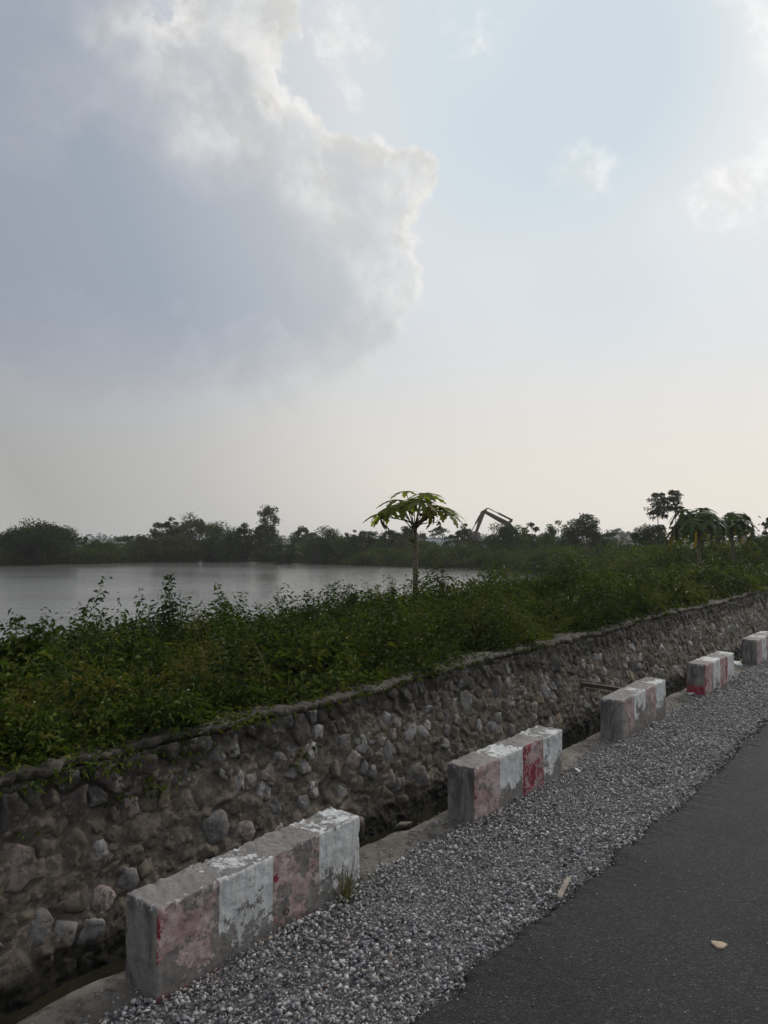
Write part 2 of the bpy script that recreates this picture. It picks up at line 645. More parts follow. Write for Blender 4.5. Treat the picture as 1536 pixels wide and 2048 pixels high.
def stone_mat(name, c0, c1, smear=.5, z_dark=True):
    m, n = mat(name)
    p = n.pos()
    rn = n.math('FRACT', n.math('ADD', n.n('ShaderNodeObjectInfo').outputs['Random'], n.n('ShaderNodeNewGeometry').outputs['Random Per Island']))
    c = n.mix(rn, c0, c1)
    v = n.noise(p, 16, 8, .66)
    c = n.mix(n.mr(v, .3, .7), n.vec('SCALE', c, scale=.68), n.vec('SCALE', c, scale=1.18))
    sm = n.mr(n.noise(p, 12, 8, .7), .64 - smear * .25, .72 - smear * .25)
    c = n.mix(n.math('MULTIPLY', sm, .9), c, (.105, .087, .068))
    zz = n.n('ShaderNodeSeparateXYZ', {0: p}).outputs['Z']
    blk = n.mr(n.noise(p, 7, 8, .7), .56, .66, 0, .75)
    c = n.mix(blk, c, (.040, .036, .031))
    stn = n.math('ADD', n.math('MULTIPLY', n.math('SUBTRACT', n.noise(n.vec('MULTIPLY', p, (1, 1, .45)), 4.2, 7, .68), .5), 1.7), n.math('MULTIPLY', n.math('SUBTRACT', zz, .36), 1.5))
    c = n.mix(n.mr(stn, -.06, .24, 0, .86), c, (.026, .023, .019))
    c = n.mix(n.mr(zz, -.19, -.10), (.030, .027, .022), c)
    n.out(n.pbsdf(c, .85, .22, n.bump(n.noise(p, 50, 9, .76), .7, .010)))
    return m


M_stone_pale = stone_mat('pale_limestone', (.25, .24, .23), (.40, .385, .365), .5)
M_stone_pink = stone_mat('pinkish_stone', (.21, .168, .152), (.31, .255, .235), .45)
M_stone_ochre = stone_mat('ochre_stone', (.20, .15, .105), (.26, .205, .15), .45)
M_stone_grey = stone_mat('grey_stone', (.15, .143, .136), (.27, .258, .245), .45)
M_stone_dark = stone_mat('mortar_smeared_stone', (.085, .071, .056), (.165, .139, .111), .75)

# --- water
M_pond, n = mat('pond_water')
p = n.pos()
a = n.noise(n.vec('MULTIPLY', p, (1.0, 2.2, 1)), 1.6, 5, .62, .4)
b = n.noise(n.vec('MULTIPLY', p, (1.0, 1.7, 1)), 6.5, 4, .6)
calm = n.mr(n.noise(n.vec('MULTIPLY', p, (.6, 1, 1)), .07, 3, .5), .35, .65, .35, 1.0)
w2_ = n.noise(n.vec('MULTIPLY', p, (.22, 1.0, 1)), .9, 4, .6, .5)
h = n.math('MULTIPLY', n.math('ADD', n.math('ADD', a, n.math('MULTIPLY', w2_, 1.6)), n.math('MULTIPLY', b, .35)), calm)
n.out(n.pbsdf((.16, .157, .14), .11, .6, n.bump(h, .6, .06), IOR=1.8))

M_ditch, n = mat('ditch_water')
p = n.pos()
h = n.noise(p, 9, 3, .5)
c = n.mix(n.mr(n.noise(p, 2.5, 5, .6), .4, .65), (.010, .010, .007), (.024, .022, .014))
n.out(n.pbsdf(c, .10, .4, n.bump(h, .12, .02), IOR=1.33))

# --- soils
M_ground, n = mat('grassy_soil')
p = n.pos()
f = n.noise(p, .12, 5, .6)
f2 = n.noise(p, 2.0, 6, .65)
c = n.mix(n.mr(f2, .35, .65), (.030, .036, .016), (.060, .058, .030))
c = n.mix(n.mr(f, .5, .7), c, (.075, .072, .038))
n.out(n.pbsdf(c, .95, .1, n.bump(f2, .8, .08)))
M_bank, n = mat('bank_soil')
p = n.pos()
f2 = n.noise(p, 4.0, 6, .65)
c = n.mix(n.mr(f2, .35, .65), (.028, .024, .016), (.060, .050, .034))
n.out(n.pbsdf(c, .95, .1, n.bump(f2, .8, .05)))
M_sand = plain_mat('bare_sand', (.30, .27, .22), (.40, .37, .31), .25, .95, .1, .4, 3, .05)
M_bark = plain_mat('bark', (.05, .042, .033), (.11, .095, .075), 14, .9, .15, .6, 40, .02)

# --- foliage
M_weed = leaf_mat('weed_leaf', [(0.0237, 0.0446, 0.0087), (0.0401, 0.0728, 0.0122), (0.0591, 0.0964, 0.0158), (0.0851, 0.1117, 0.0192), (0.1004, 0.0964, 0.0227)], .28, .9, patch_amt=.4)
M_weed_b = leaf_mat('olive_weed_leaf', [(0.0527, 0.0616, 0.0159), (0.0857, 0.0925, 0.0227), (0.1054, 0.1066, 0.0250), (0.1212, 0.0995, 0.0340)], .3, .5)
M_grass = leaf_mat('grass_blade', [(0.0420, 0.0702, 0.0189), (0.0728, 0.1107, 0.0243), (0.1120, 0.1242, 0.0378), (0.1610, 0.1350, 0.0607)], .3, .5)
M_shrub = leaf_mat('dark_shrub_leaf', [(0.0219, 0.0397, 0.0104), (0.0375, 0.0671, 0.0140), (0.0594, 0.0945, 0.0185)], .22, 1.2)
M_shrub_l = leaf_mat('bright_shrub_leaf', [(0.0340, 0.0562, 0.0120), (0.0527, 0.0788, 0.0160), (0.0723, 0.0900, 0.0220)], .35, 1.2)
M_tree_d = leaf_mat('dark_tree_leaf', [(0.0184, 0.0336, 0.0115), (0.0288, 0.0531, 0.0149), (0.0445, 0.0726, 0.0184)], .2, .5)
M_tree_m = leaf_mat('mid_tree_leaf', [(0.0314, 0.0598, 0.0149), (0.0471, 0.0881, 0.0184), (0.0707, 0.1103, 0.0229)], .25, .5)
M_tree_o = leaf_mat('olive_tree_leaf', [(0.0405, 0.0510, 0.0161), (0.0619, 0.0729, 0.0207), (0.0857, 0.0851, 0.0252)], .25, .5)
M_reed = leaf_mat('reed_blade', [(0.0504, 0.0810, 0.0203), (0.0840, 0.1283, 0.0270), (0.1190, 0.1553, 0.0351), (0.1680, 0.1485, 0.0567)], .35, .25, patch_amt=.45)
M_far = leaf_mat('far_tree_leaf', [(.024, .036, .016), (.040, .054, .022)], .2, .05)
M_petal = plain_mat('white_petal', (.34, .33, .26), (.50, .48, .38), 8, .7, .2, 0)
M_stem = plain_mat('green_stem', (.045, .055, .022), (.075, .075, .035), 20, .7, .25, .2)

# ================================================================== setting
POND = np.array([(-31, 61), (-25.4, 66), (-22, 70), (-18, 74), (-13.4, 74.5), (-9, 71.5), (-6.5, 68), (-2.8, 62.2), (1.9, 58.7), (4.2, 55.8), (7.1, 54),
                 (9.1, 48.3), (9.6, 40), (9.2, 32), (8.6, 25), (4.1, 19.2), (-2.0, 11.4), (-11.3, -0.2), (-31.6, -26), (-60, -20), (-72, 20), (-55, 50)])


def pond_sd(X, Y):
    """signed distance to the shoreline, positive on the water"""
    d = np.full(X.shape, 1e9)
    inside = np.zeros(X.shape, bool)
    for (x0, y0), (x1, y1) in zip(POND, np.roll(POND, -1, 0)):
        ex, ey = x1 - x0, y1 - y0
        q = np.clip(((X - x0) * ex + (Y - y0) * ey) / (ex * ex + ey * ey), 0, 1)
        d = np.minimum(d, np.hypot(X - x0 - q * ex, Y - y0 - q * ey))
        c = ((y0 > Y) != (y1 > Y)) & (X < (x1 - x0) * (Y - y0) / (y1 - y0 + 1e-12) + x0)
        inside ^= c
    return np.where(inside, d, -d)


WATER_Z = -.5


def ground_z(s, t):
    s, t = np.broadcast_arrays(np.asarray(s, float), np.asarray(t, float))
    P = ST(s, t)
    X, Y = P[..., 0], P[..., 1]
    land = np.interp(s, [-400, -60, -14, -8.5, -6.5, -5.0, -3.46, -3.44, -2.62, -2.60, 0, 400], [-.4, -.35, -.2, -.05, .26, .48, .60, -.6, -.6, -.18, -.18, -.3])
    bank = s < -3.45
    nz = fbm(X * .35, Y * .35, 0, 3, 4) * .10 + fbm(X * 1.4, Y * 1.4, 0, 5, 3) * .04
    land = land + np.where(bank, nz * np.clip((-3.45 - s) / 1.0, 0, 1), 0)
    sd = pond_sd(X, Y) + fbm(X * .3, Y * .3, 0, 9, 3) * .6
    f = np.clip((-sd) / .9, 0, 1)
    shore = WATER_Z + (land - WATER_Z) * (f * f * (3 - 2 * f))
    z = np.where(sd > 0, WATER_Z - .7 * np.clip(sd / 2, 0, 1) - .02, shore)
    return np.where(bank, z, land)


def geo_steps(a, step, k, lim):
    out = []
    x = a
    while abs(x) < lim:
        x += step
        step *= k
        out.append(x)
    return out


s_ax = sorted(set([round(x, 3) for x in
                   geo_steps(-90, -1.5, 1.18, 1600) + list(np.arange(-90, -20, .9)) + list(np.arange(-20, -3.5, .3)) +
                   [-3.46, -3.44, -2.62, -2.60, 0, 2, 6] + geo_steps(6, 3, 1.4, 1600)]))
t_ax = sorted(set([round(x, 3) for x in geo_steps(-30, -1.5, 1.3, 1600) + list(np.arange(-30, 100, .7)) + geo_steps(100, 1, 1.15, 1600)]))
Sg, Tg = np.meshgrid(s_ax, t_ax, indexing='ij')
Vg = ST(Sg, Tg, ground_z(Sg, Tg))
gr_ = mk('ground', Vg, grid_faces(len(s_ax), len(t_ax)), M_ground, smooth=True)
tag(gr_, kind='structure')

q = ST(np.array([-120., -120, -6.9, -6.9]), np.array([-70., 85, 85, -70]), WATER_Z)
tag(mk('pond_water', q, np.array([[0, 3, 2, 1]]), M_pond), kind='structure')

# pale bare field beyond the right-hand bank
fx = np.linspace(0, 1, 14)
fv = np.array([[19 + 34 * u_, 66 + 30 * v_ + 3 * math.sin(u_ * 5), 0] for v_ in fx for u_ in fx])
st_s = fv[:, 0] * CS - fv[:, 1] * SN
st_t = fv[:, 0] * SN + fv[:, 1] * CS
fv[:, 2] = ground_z(st_s, st_t) + .10
tag(mk('bare_field', fv, grid_faces(14, 14), M_sand, smooth=True), kind='structure')

# ditch
q = ST(np.array([-3.6, -3.6, -2.55, -2.55]), np.array([-6., 60, 60, -6]), -.255)
tag(mk('ditch_water', q, np.array([[0, 3, 2, 1]]), M_ditch), kind='structure')

# road: ragged asphalt edge
t_r = np.array(list(np.arange(-6, 0, .12)) + list(np.arange(0, 9, .016)) + list(np.arange(9, 22, .06)) + geo_steps(22, .2, 1.1, 900))


def road_edge(t):
    return -1.555 - .05 * np.exp(-((t - 1.6) / 1.1) ** 2) + .045 * fbm(t * .9, 0 * t, 0, 21, 2) + .022 * fbm(t * 5, 0 * t, 0, 22, 3) + .010 * vnoise(t * 40, 0 * t, 0, 23)


offs = np.array([-.035, -.004, .012, .04, .09, .2, .5, 1, 2, 4, 8, 12])
zo = np.array([-.07, -.018, .0, .006, .010, .011, .011, .011, .015, .02, .03, .02])
e = road_edge(t_r)
Sr = e[:, None] + offs[None]
Sr[:, 6:] = -1.55 + offs[None, 6:]
Zr = np.broadcast_to(zo, Sr.shape).copy()
Zr[:, 1:5] += .006 * fbm(t_r[:, None] * 25, offs[None, 1:5] * 40, 0, 31, 2)
tag(mk('road', ST(Sr, t_r[:, None], Zr), grid_faces(len(t_r), len(offs))[:, ::-1], M_asphalt, smooth=True), kind='structure')

# gravel verge: bed and stones
BLOCK_T = [1.672, 3.84, 6.20, 8.53, 11.02, 13.5]
BLOCK_S = [-2.392, -2.372, -2.384, -2.362, -2.380, -2.38]
BLOCK_L, BLOCK_W, BLOCK_H = 1.17, .195, .33


def gravel_z(s, t):
    base = .0 + .012 * fbm(s * 2.2, t * 2.2, 0, 41, 3)
    # drops towards the ledge, banked a little against the blocks
    return base - .02 * np.clip((-2.38 - s) / .15, 0, 1) + .012 * np.exp(-((s + 2.3) / .12) ** 2)


def gravel_in(t):
    return -2.46 + .05 * fbm(t * 1.7, 0 * t, 0, 43, 3)


sg = np.linspace(-2.5, -1.45, 40)
tg = np.array(list(np.arange(-4, 16, .05)) + geo_steps(16, .3, 1.15, 800))
Sg2, Tg2 = np.meshgrid(sg, tg, indexing='ij')
Vg2 = ST(Sg2, Tg2, gravel_z(Sg2, Tg2) - .014)
Vg2[0, :, 2] -= .1
tag(mk('gravel_bed', Vg2, grid_faces(len(sg), len(tg)), M_gravel_bed, smooth=True), kind='structure')


def in_block(s, t, pad=.0):
    r = np.zeros(s.shape, bool)
    for bt, bs in zip(BLOCK_T, BLOCK_S):
        r |= (t > bt - pad) & (t < bt + BLOCK_L + pad) & (s < bs + pad) & (s > bs - BLOCK_W - pad)
    return r


gs, gt, gsz = [], [], []
for t0, t1, dens, s0, s1 in ((.5, 2.6, 5000, .0050, .0245), (2.6, 4.5, 4500, .0058, .0235), (4.5, 8, 3500, .007, .0225), (8, 15, 2000, .010, .025), (15, 30, 700, .016, .032)):
    nn = int((t1 - t0) * 1.08 * dens)
    s_ = rng.uniform(-2.56, -1.48, nn)
    t_ = rng.uniform(t0, t1, nn)
    z_ = s0 + (s1 - s0) * rng.beta(1.2, 3.0, nn) * np.clip(.95 + .22 * fbm(s_ * 2.5, t_ * 2.5, 0, 45, 3), .5, 1.3)
    gs.append(s_)
    gt.append(t_)
    gsz.append(z_)
gs, gt, gsz = map(np.concatenate, (gs, gt, gsz))
fringe = rng.uniform(0, .10, len(gs)) ** 1.0
ok = (gs > gravel_in(gt) - (fringe - .05)) & (gs < road_edge(gt) + rng.uniform(-.02, .022, len(gs))) & ~in_block(gs, gt, .006)
gs, gt, gsz = gs[ok], gt[ok], gsz[ok]
gz = gravel_z(gs, gt) + gsz * rng.uniform(-.5, .9, len(gs))
Vr, Fr = scatter_rocks(ST(gs, gt, gz), gsz * 1.08, 5, 7, .8, 32)
tag(mk('gravel', Vr, Fr, M_gravel), 'grey crushed stone gravel strip between the asphalt and the painted concrete blocks', 'gravel', kind='stuff')

# concrete ledge beside the ditch
t_l = np.array(list(np.arange(-4, 12, .03)) + geo_steps(12, .08, 1.12, 300))
el_ = -2.675 + .018 * fbm(t_l * 2.2, 0 * t_l, 0, 51, 4)
lo = np.array([-.01, 0, .008, .02, .05, .09, .14, .2, .28, .42])
lz = np.array([-.5, -.020, -.004, .004, .009, .010, .009, .0, -.02, -.07])
Sl = el_[:, None] + lo[None]
Zl = lz[None] + .007 * fbm(t_l[:, None] * 7, Sl * 7, 0, 52, 4) * (np.arange(10) > 0) + .012 * fbm(t_l[:, None] * 1.3, Sl * 1.3, 0, 53, 2) * (np.arange(10) > 1)
tag(mk('ditch_ledge', ST(Sl, t_l[:, None], Zl), grid_faces(len(t_l), 10)[:, ::-1], M_ledge, smooth=True), kind='structure')

# ================================================================== stone retaining wall
WT0 = 2.0
wall = empty('stone_retaining_wall', stv(-3.2, WT0, -.5), ROADROT)
tag(wall, 'long rubble stone retaining wall with brown mortar rising out of the ditch', 'stone wall')
WTOP = .655


def wall_s(z, t):
    """front face of the wall leaning back from the ditch"""
    return -3.20 - (z + .255) * .21


def wl(s, t, z):
    return np.stack(np.broadcast_arrays(t - WT0, -(s + 3.2), z + .5), -1)


def wall_top(t):
    return WTOP + .016 * fbm(t * .8, 0 * t, 0, 61, 3) + np.where(t > 9.3, .015, 0)


t_w = np.array(list(np.arange(-1.5, .8, .05)) + list(np.arange(.8, 5.5, .0125)) + list(np.arange(5.5, 11, .022)) + list(np.arange(11, 20, .045)) + geo_steps(20, .1, 1.12, 60))
vv = np.linspace(0, 1, 84)
TW, VW = np.meshgrid(t_w, vv, indexing='ij')
top_w = wall_top(TW)
ZW = -.5 + (top_w - .035 + .5) * VW
wrp = fbm(TW * 3, ZW * 3, 0, 66, 2) * .12
dsp = .010 * fbm(TW * 4 + wrp, ZW * 6 + wrp, 0, 62, 4, .6) + .017 * np.abs(fbm(TW * 13, ZW * 19, 0, 63, 4, .72)) + .012 * np.clip(fbm(TW * 2.2, ZW * 3.0, 0, 67, 3) + .1, 0, 1) - .003 - .02 * np.clip(fbm(TW * 6, ZW * 10, 0, 64, 3) - .45, 0, 1)
dsp = dsp + .03 * np.clip((-.02 - ZW) / .2, 0, 1) * (.6 + .6 * fbm(TW * 5, ZW * 5, 0, 65, 3))
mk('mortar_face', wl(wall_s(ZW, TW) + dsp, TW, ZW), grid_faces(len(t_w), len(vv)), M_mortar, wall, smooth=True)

M_cap, n = mat('wall_cap_mortar')
p = n.pos()
f = n.noise(p, 4, 7, .66)
c = n.ramp(f, [(.3, (.045, .039, .031)), (.5, (.11, .096, .078)), (.72, (.20, .178, .15))])
c = n.mix(n.mr(n.noise(p, 6, 6, .7), .5, .62, 0, .8), c, (.028, .026, .018))
n.out(n.pbsdf(c, .9, .2, n.bump(n.noise(p, 34, 9, .75), 1.0, .03)))
co = np.array([-.004, .014, .020, .019, .010, -.04, -.12, -.24, -.42])
cz = np.array([-.046, -.036, -.026, -.007, -.001, .002, .0, -.01, -.06])
brk = np.clip(fbm(t_w * 2.3, 0 * t_w, 0, 75, 3, .6) - .1, 0, .5)
tc = t_w
wob = .012 * fbm(tc * 4, 0 * tc, 0, 71, 2) + .012 * fbm(tc * 17, 0 * tc, 0, 73, 3, .7)
Sc = (wall_s(wall_top(tc), tc) + wob - .10 * brk)[:, None] + co[None]
Zc = wall_top(tc)[:, None] + cz[None] + .008 * fbm(tc[:, None] * 5, co[None] * 12, 0, 72, 2) * (np.arange(9) > 0) + .010 * fbm(tc[:, None] * 21, co[None] * 30, 0, 74, 3, .7) * (np.arange(9) > 0)
mk('wall_cap', wl(Sc, tc[:, None], Zc), grid_faces(len(tc), 9), M_cap, wall, smooth=True)

# stones: packed irregular rubble, each cell its own broken stone bedded in the mortar
r = np.random.default_rng(77)
pts, cell = [], {}
for _ in range(29000):
    t_ = -1.2 + 19.2 * r.random()
    z_ = r.uniform(-.36, WTOP - .085)
    rad = (.040 + .068 * r.random() ** 1.7) * (1.12 if z_ < .02 else 1.0)
    key = (int(t_ / .2), int(z_ / .2 + 50))
    if any(math.hypot(tt - t_, zz - z_) < (rad + rr) * .92 for i in (-1, 0, 1) for j in (-1, 0, 1) for (tt, zz, rr) in cell.get((key[0] + i, key[1] + j), ())):
        continue
    cell.setdefault(key, []).append((t_, z_, rad))
    pts.append((t_, z_, rad))


def clip_poly(poly, px_, py_, nx_, ny_):
    out = []
    for i in range(len(poly)):
        a_, b_ = poly[i], poly[(i + 1) % len(poly)]
        da = (a_[0] - px_) * nx_ + (a_[1] - py_) * ny_
        db = (b_[0] - px_) * nx_ + (b_[1] - py_) * ny_
        if da <= 0:
            out.append(a_)
        if (da < 0) != (db < 0) and abs(da - db) > 1e-12:
            f = da / (da - db)
            out.append((a_[0] + (b_[0] - a_[0]) * f, a_[1] + (b_[1] - a_[1]) * f))
    return out


def apparent(st):
    return st[2] / max(stv(-3.25, st[0])[1], .5)


pts.sort(key=lambda q_: -apparent(q_))
tilt = .21
kinds_m = [M_stone_pale, M_stone_grey, M_stone_dark, M_stone_pink, M_stone_ochre]
small_soup = []
n_st = 0
for i, (t_, z_, rad) in enumerate(pts):
    k0, k1 = int(t_ / .2), int(z_ / .2 + 50)
    poly = [(t_ - rad * 1.5, z_ - rad * 1.5), (t_ + rad * 1.5, z_ - rad * 1.5), (t_ + rad * 1.5, z_ + rad * 1.5), (t_ - rad * 1.5, z_ + rad * 1.5)]
    for a_ in (-2, -1, 0, 1, 2):
        for b_ in (-2, -1, 0, 1, 2):
            for (tt, zz, rr) in cell.get((k0 + a_, k1 + b_), ()):
                dx_, dz_ = tt - t_, zz - z_
                dl = math.hypot(dx_, dz_)
                if dl < 1e-6 or dl > .4:
                    continue
                f = .5 + .5 * (rad - rr) / dl * .8
                poly = clip_poly(poly, t_ + dx_ * f, z_ + dz_ * f, dx_ / dl, dz_ / dl) or poly
    if len(poly) < 3:
        continue
    hi = z_ > .25
    u_ = r.random()
    if u_ < (.20 if hi else .09):
        kd = 0
    elif u_ < (.38 if hi else .28):
        kd = 1
    elif u_ < .91:
        kd = 2
    elif u_ < .98:
        kd = 3
    else:
        kd = 4
    if kd == 0 and (z_ < .05 or rad > .066):
        kd = 1 if r.random() < .5 else 3
    # cell outline, shrunk for the mortar joint, edges broken up
    poly = clip_poly(poly, 0, WTOP - .05, 0, 1) or poly
    shrink = r.uniform(.80, .97) if kd != 2 else r.uniform(.72, .95)
    cx_, cy_ = np.mean([q_[0] for q_ in poly]), np.mean([q_[1] for q_ in poly])
    ring = []
    for j in range(len(poly)):
        p0, p1 = poly[j], poly[(j + 1) % len(poly)]
        el_p = math.hypot(p1[0] - p0[0], p1[1] - p0[1])
        nsub = max(1, min(4, int(round(el_p / (.022 if i < 420 else .05)))))
        for q_ in range(nsub):
            f = q_ / nsub
            x_ = p0[0] + (p1[0] - p0[0]) * f
            y_ = p0[1] + (p1[1] - p0[1]) * f
            k_ = shrink * (1 + r.normal(0, .05) - (.10 * r.random() if q_ == 0 else 0))
            ring.append(((x_ - cx_) * k_ + cx_ - t_, (y_ - cy_) * k_ + cy_ - z_))
    NP = len(ring)
    if NP < 4:
        continue
    proud = r.uniform(.001, .016) if kd != 2 else r.uniform(-.006, .008)
    tx_, tz_ = r.normal(0, .17, 2)
    V, F = [], []
    for (sc_, ht, jit) in ((1.10, -.04, 0), (1.0, -.004, .003), (.88, .006, .003), (.45, .007, .0025)):
        for (x_, y_) in ring:
            V.append(((x_ - cx_ + t_) * sc_ + cx_ - t_, (y_ - cy_ + z_) * sc_ + cy_ - z_, proud + ht + (tx_ * x_ + tz_ * y_) * sc_ + r.normal(0, 1) * jit))
    V.append((cx_ - t_, cy_ - z_, proud + .007 + r.normal(0, .004)))
    for q_ in range(3):
        for k in range(NP):
            a_, b_ = q_ * NP + k, q_ * NP + (k + 1) % NP
            F += [(a_, b_, b_ + NP), (a_, b_ + NP, a_ + NP)]
    for k in range(NP):
        F.append((3 * NP + k, 3 * NP + (k + 1) % NP, 4 * NP))
    V, F = np.array(V), np.array(F)
    # stone space (x along wall, y up, z out) -> wall space; outward is -y, face leans back
    nrm_ = 1 / math.hypot(1, tilt)
    Vw = np.stack([V[:, 0], tilt * nrm_ * V[:, 1] - nrm_ * V[:, 2], nrm_ * V[:, 1] + tilt * nrm_ * V[:, 2]], 1)
    base_ = np.array([t_ - WT0, -(float(wall_s(z_, t_)) + 3.2), z_ + .5])
    if z_ - rad > -.27 or True:
        if n_st < 298 and z_ > -.22 and t_ > 1.3:
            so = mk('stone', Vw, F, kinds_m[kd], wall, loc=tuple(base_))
            n_st += 1
        else:
            small_soup.append((kd, Vw + base_, F))
for kd in range(5):
    ss = [(V_, F_) for k_, V_, F_ in small_soup if k_ == kd]
    if ss:
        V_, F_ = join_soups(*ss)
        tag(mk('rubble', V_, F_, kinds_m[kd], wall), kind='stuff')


# ================================================================== painted concrete blocks
def block_mats(seed, red_keep, red_under, white_low, end_red, third=0.0):
    """weathered paint on cast concrete: one material for red sections, one for white"""
    res = []
    for colr in ('red', 'white'):
        m, n = mat(f'{colr}_paint_on_concrete')
        o0 = n.obj()
        o = n.vec('ADD', o0, (seed * 7.3, seed * 3.1, seed * 1.7))
        xyz = n.n('ShaderNodeSeparateXYZ', {0: o0})
        x, y, z = xyz.outputs
        nrm = n.n('ShaderNodeVectorTransform', {0: n.n('ShaderNodeNewGeometry').outputs['Normal']}, vector_type='NORMAL', convert_from='WORLD', convert_to='OBJECT')
        nx, ny, nzz = n.n('ShaderNodeSeparateXYZ', {0: nrm}).outputs
        top = n.mr(nzz, .55, .8)
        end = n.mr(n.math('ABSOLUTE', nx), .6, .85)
        # bare concrete
        cf = n.noise(o, 5, 8, .62)
        conc = n.ramp(cf, [(.25, (.135, .126, .116)), (.5, (.20, .188, .173)), (.75, (.275, .26, .24))])
        conc = n.mix(n.mr(n.noise(o, 60, 8, .75), .54, .66, 0, .7), conc, (.085, .08, .072))
        streak_shade = n.noise(n.vec('MULTIPLY', o, (5, 5, 1.3)), 2.2, 8, .68, .6)
        conc = n.mix(n.math('MULTIPLY', n.mr(streak_shade, .42, .62), n.math('ADD', n.math('MULTIPLY', end, .75), .15)), conc, (.070, .058, .062))  # grime streaks, deepened on the end faces to paint shade into them
        # large patches and fine flaking, more of it low down
        w1 = n.noise(o, 6.5, 3, .5, .25)
        w2 = n.noise(o, 34, 10, .74)
        wear = n.math('ADD', n.math('MULTIPLY', w1, .78), n.math('MULTIPLY', w2, .80))
        low = n.mr(z, .02, .30, 1.0, 0.0, smooth=False)
        if colr == 'white':
            lim = n.math('ADD', .615 - .10 * (1 - white_low), n.math('MULTIPLY', n.math('POWER', low, 1.4), .36 * white_low))
            lim = n.math('ADD', lim, n.math('MULTIPLY', top, .17))
            keep = n.mr(n.math('SUBTRACT', wear, lim), .0, .022)
            keep = n.math('MULTIPLY', keep, n.math('SUBTRACT', 1.0, n.math('MULTIPLY', end, .55)))
            pc = n.mix(n.mr(n.noise(o, 9, 6, .6), .35, .65), (.50, .505, .495), (.66, .665, .655))
            drip = n.noise(n.vec('MULTIPLY', o, (20, 20, 2)), 1.5, 5, .6)
            pc = n.mix(n.mr(drip, .46, .68, 0, .45), pc, (.30, .29, .26))
            colr_ = n.mix(keep, conc, pc)
            hgt = keep
        else:
            vx = n.math('FRACT', n.math('DIVIDE', x, .3))
            edge = n.mr(n.math('ABSOLUTE', n.math('SUBTRACT', vx, .5)), .36, .5)
            pr = n.mr(n.math('SUBTRACT', wear, n.math('ADD', .79 - red_under, n.math('MULTIPLY', low, .10))), .0, .05)
            kr = n.math('ADD', wear, n.math('MULTIPLY', edge, .10))
            if third:
                kr = n.math('ADD', kr, n.math('MULTIPLY', n.mr(x, .5, .6), third))
            red = n.mr(n.math('SUBTRACT', kr, 1.02 - red_keep), .0, .06)
            # splashes of red near the foot
            foot = n.mr(n.math('ADD', z, n.math('MULTIPLY', n.noise(o, 11, 6, .7), -.16)), -.03, -.07)
            red = n.math('MAXIMUM', red, n.math('MULTIPLY', foot, .75))
            side = n.math('SUBTRACT', 1.0, top)
            side = n.math('MULTIPLY', side, n.math('SUBTRACT', 1.0, n.math('MULTIPLY', end, 1.0 - .0)))
            pr = n.math('MULTIPLY', pr, n.math('MAXIMUM', side, n.math('MULTIPLY', top, .10)))
            red = n.math('MULTIPLY', red, side)
            if end_red > 0:
                lo_e = n.mr(n.math('ADD', z, n.math('MULTIPLY', w2, .06)), .02 + .20 * end_red, -.03 + .20 * end_red)
                red = n.math('MAXIMUM', red, n.math('MULTIPLY', n.math('MULTIPLY', end, lo_e), n.mr(w2, .36, .5)))
            prim = n.mix(n.mr(n.noise(o, 12, 6, .65), .4, .62), (.34, .225, .22), (.46, .36, .35))
            rc = n.mix(n.mr(n.noise(o, 16, 6, .65), .35, .7), (.16, .020, .036), (.31, .042, .066))
            colr_ = n.mix(red, n.mix(pr, conc, prim), rc)
            # whitewash crumbs left on the upper edges
            ey = n.math('MAXIMUM', n.mr(y, .032, .006), n.mr(y, BLOCK_W - .022, BLOCK_W - .004))
            ex_ = n.mr(x, .035, .006)
            eg = n.math('MULTIPLY', n.math('MAXIMUM', ey, ex_), n.mr(z, BLOCK_H - .012, BLOCK_H + .018))
            wt = n.mr(n.math('ADD', n.math('MULTIPLY', eg, .24), n.math('MULTIPLY', w2, .8)), .66, .72)
            colr_ = n.mix(n.math('MULTIPLY', wt, .8), colr_, (.55, .55, .545))
            hgt = n.math('MAXIMUM', pr, red)
        # grime at the foot
        gm = n.mr(n.math('ADD', z, n.math('MULTIPLY', n.noise(o, 14, 5, .6), .06)), .075, .02, 0, .6)
        colr_ = n.mix(gm, colr_, (.062, .056, .048))
        h = n.math('ADD', n.math('MULTIPLY', hgt, .55), n.math('ADD', n.math('MULTIPLY', n.noise(o, 85, 9, .75), 1.2), n.math('MULTIPLY', cf, .6)))
        n.out(n.pbsdf(colr_, .78, .28, n.bump(h, .75, .007)))
        res.append(m)
    return res


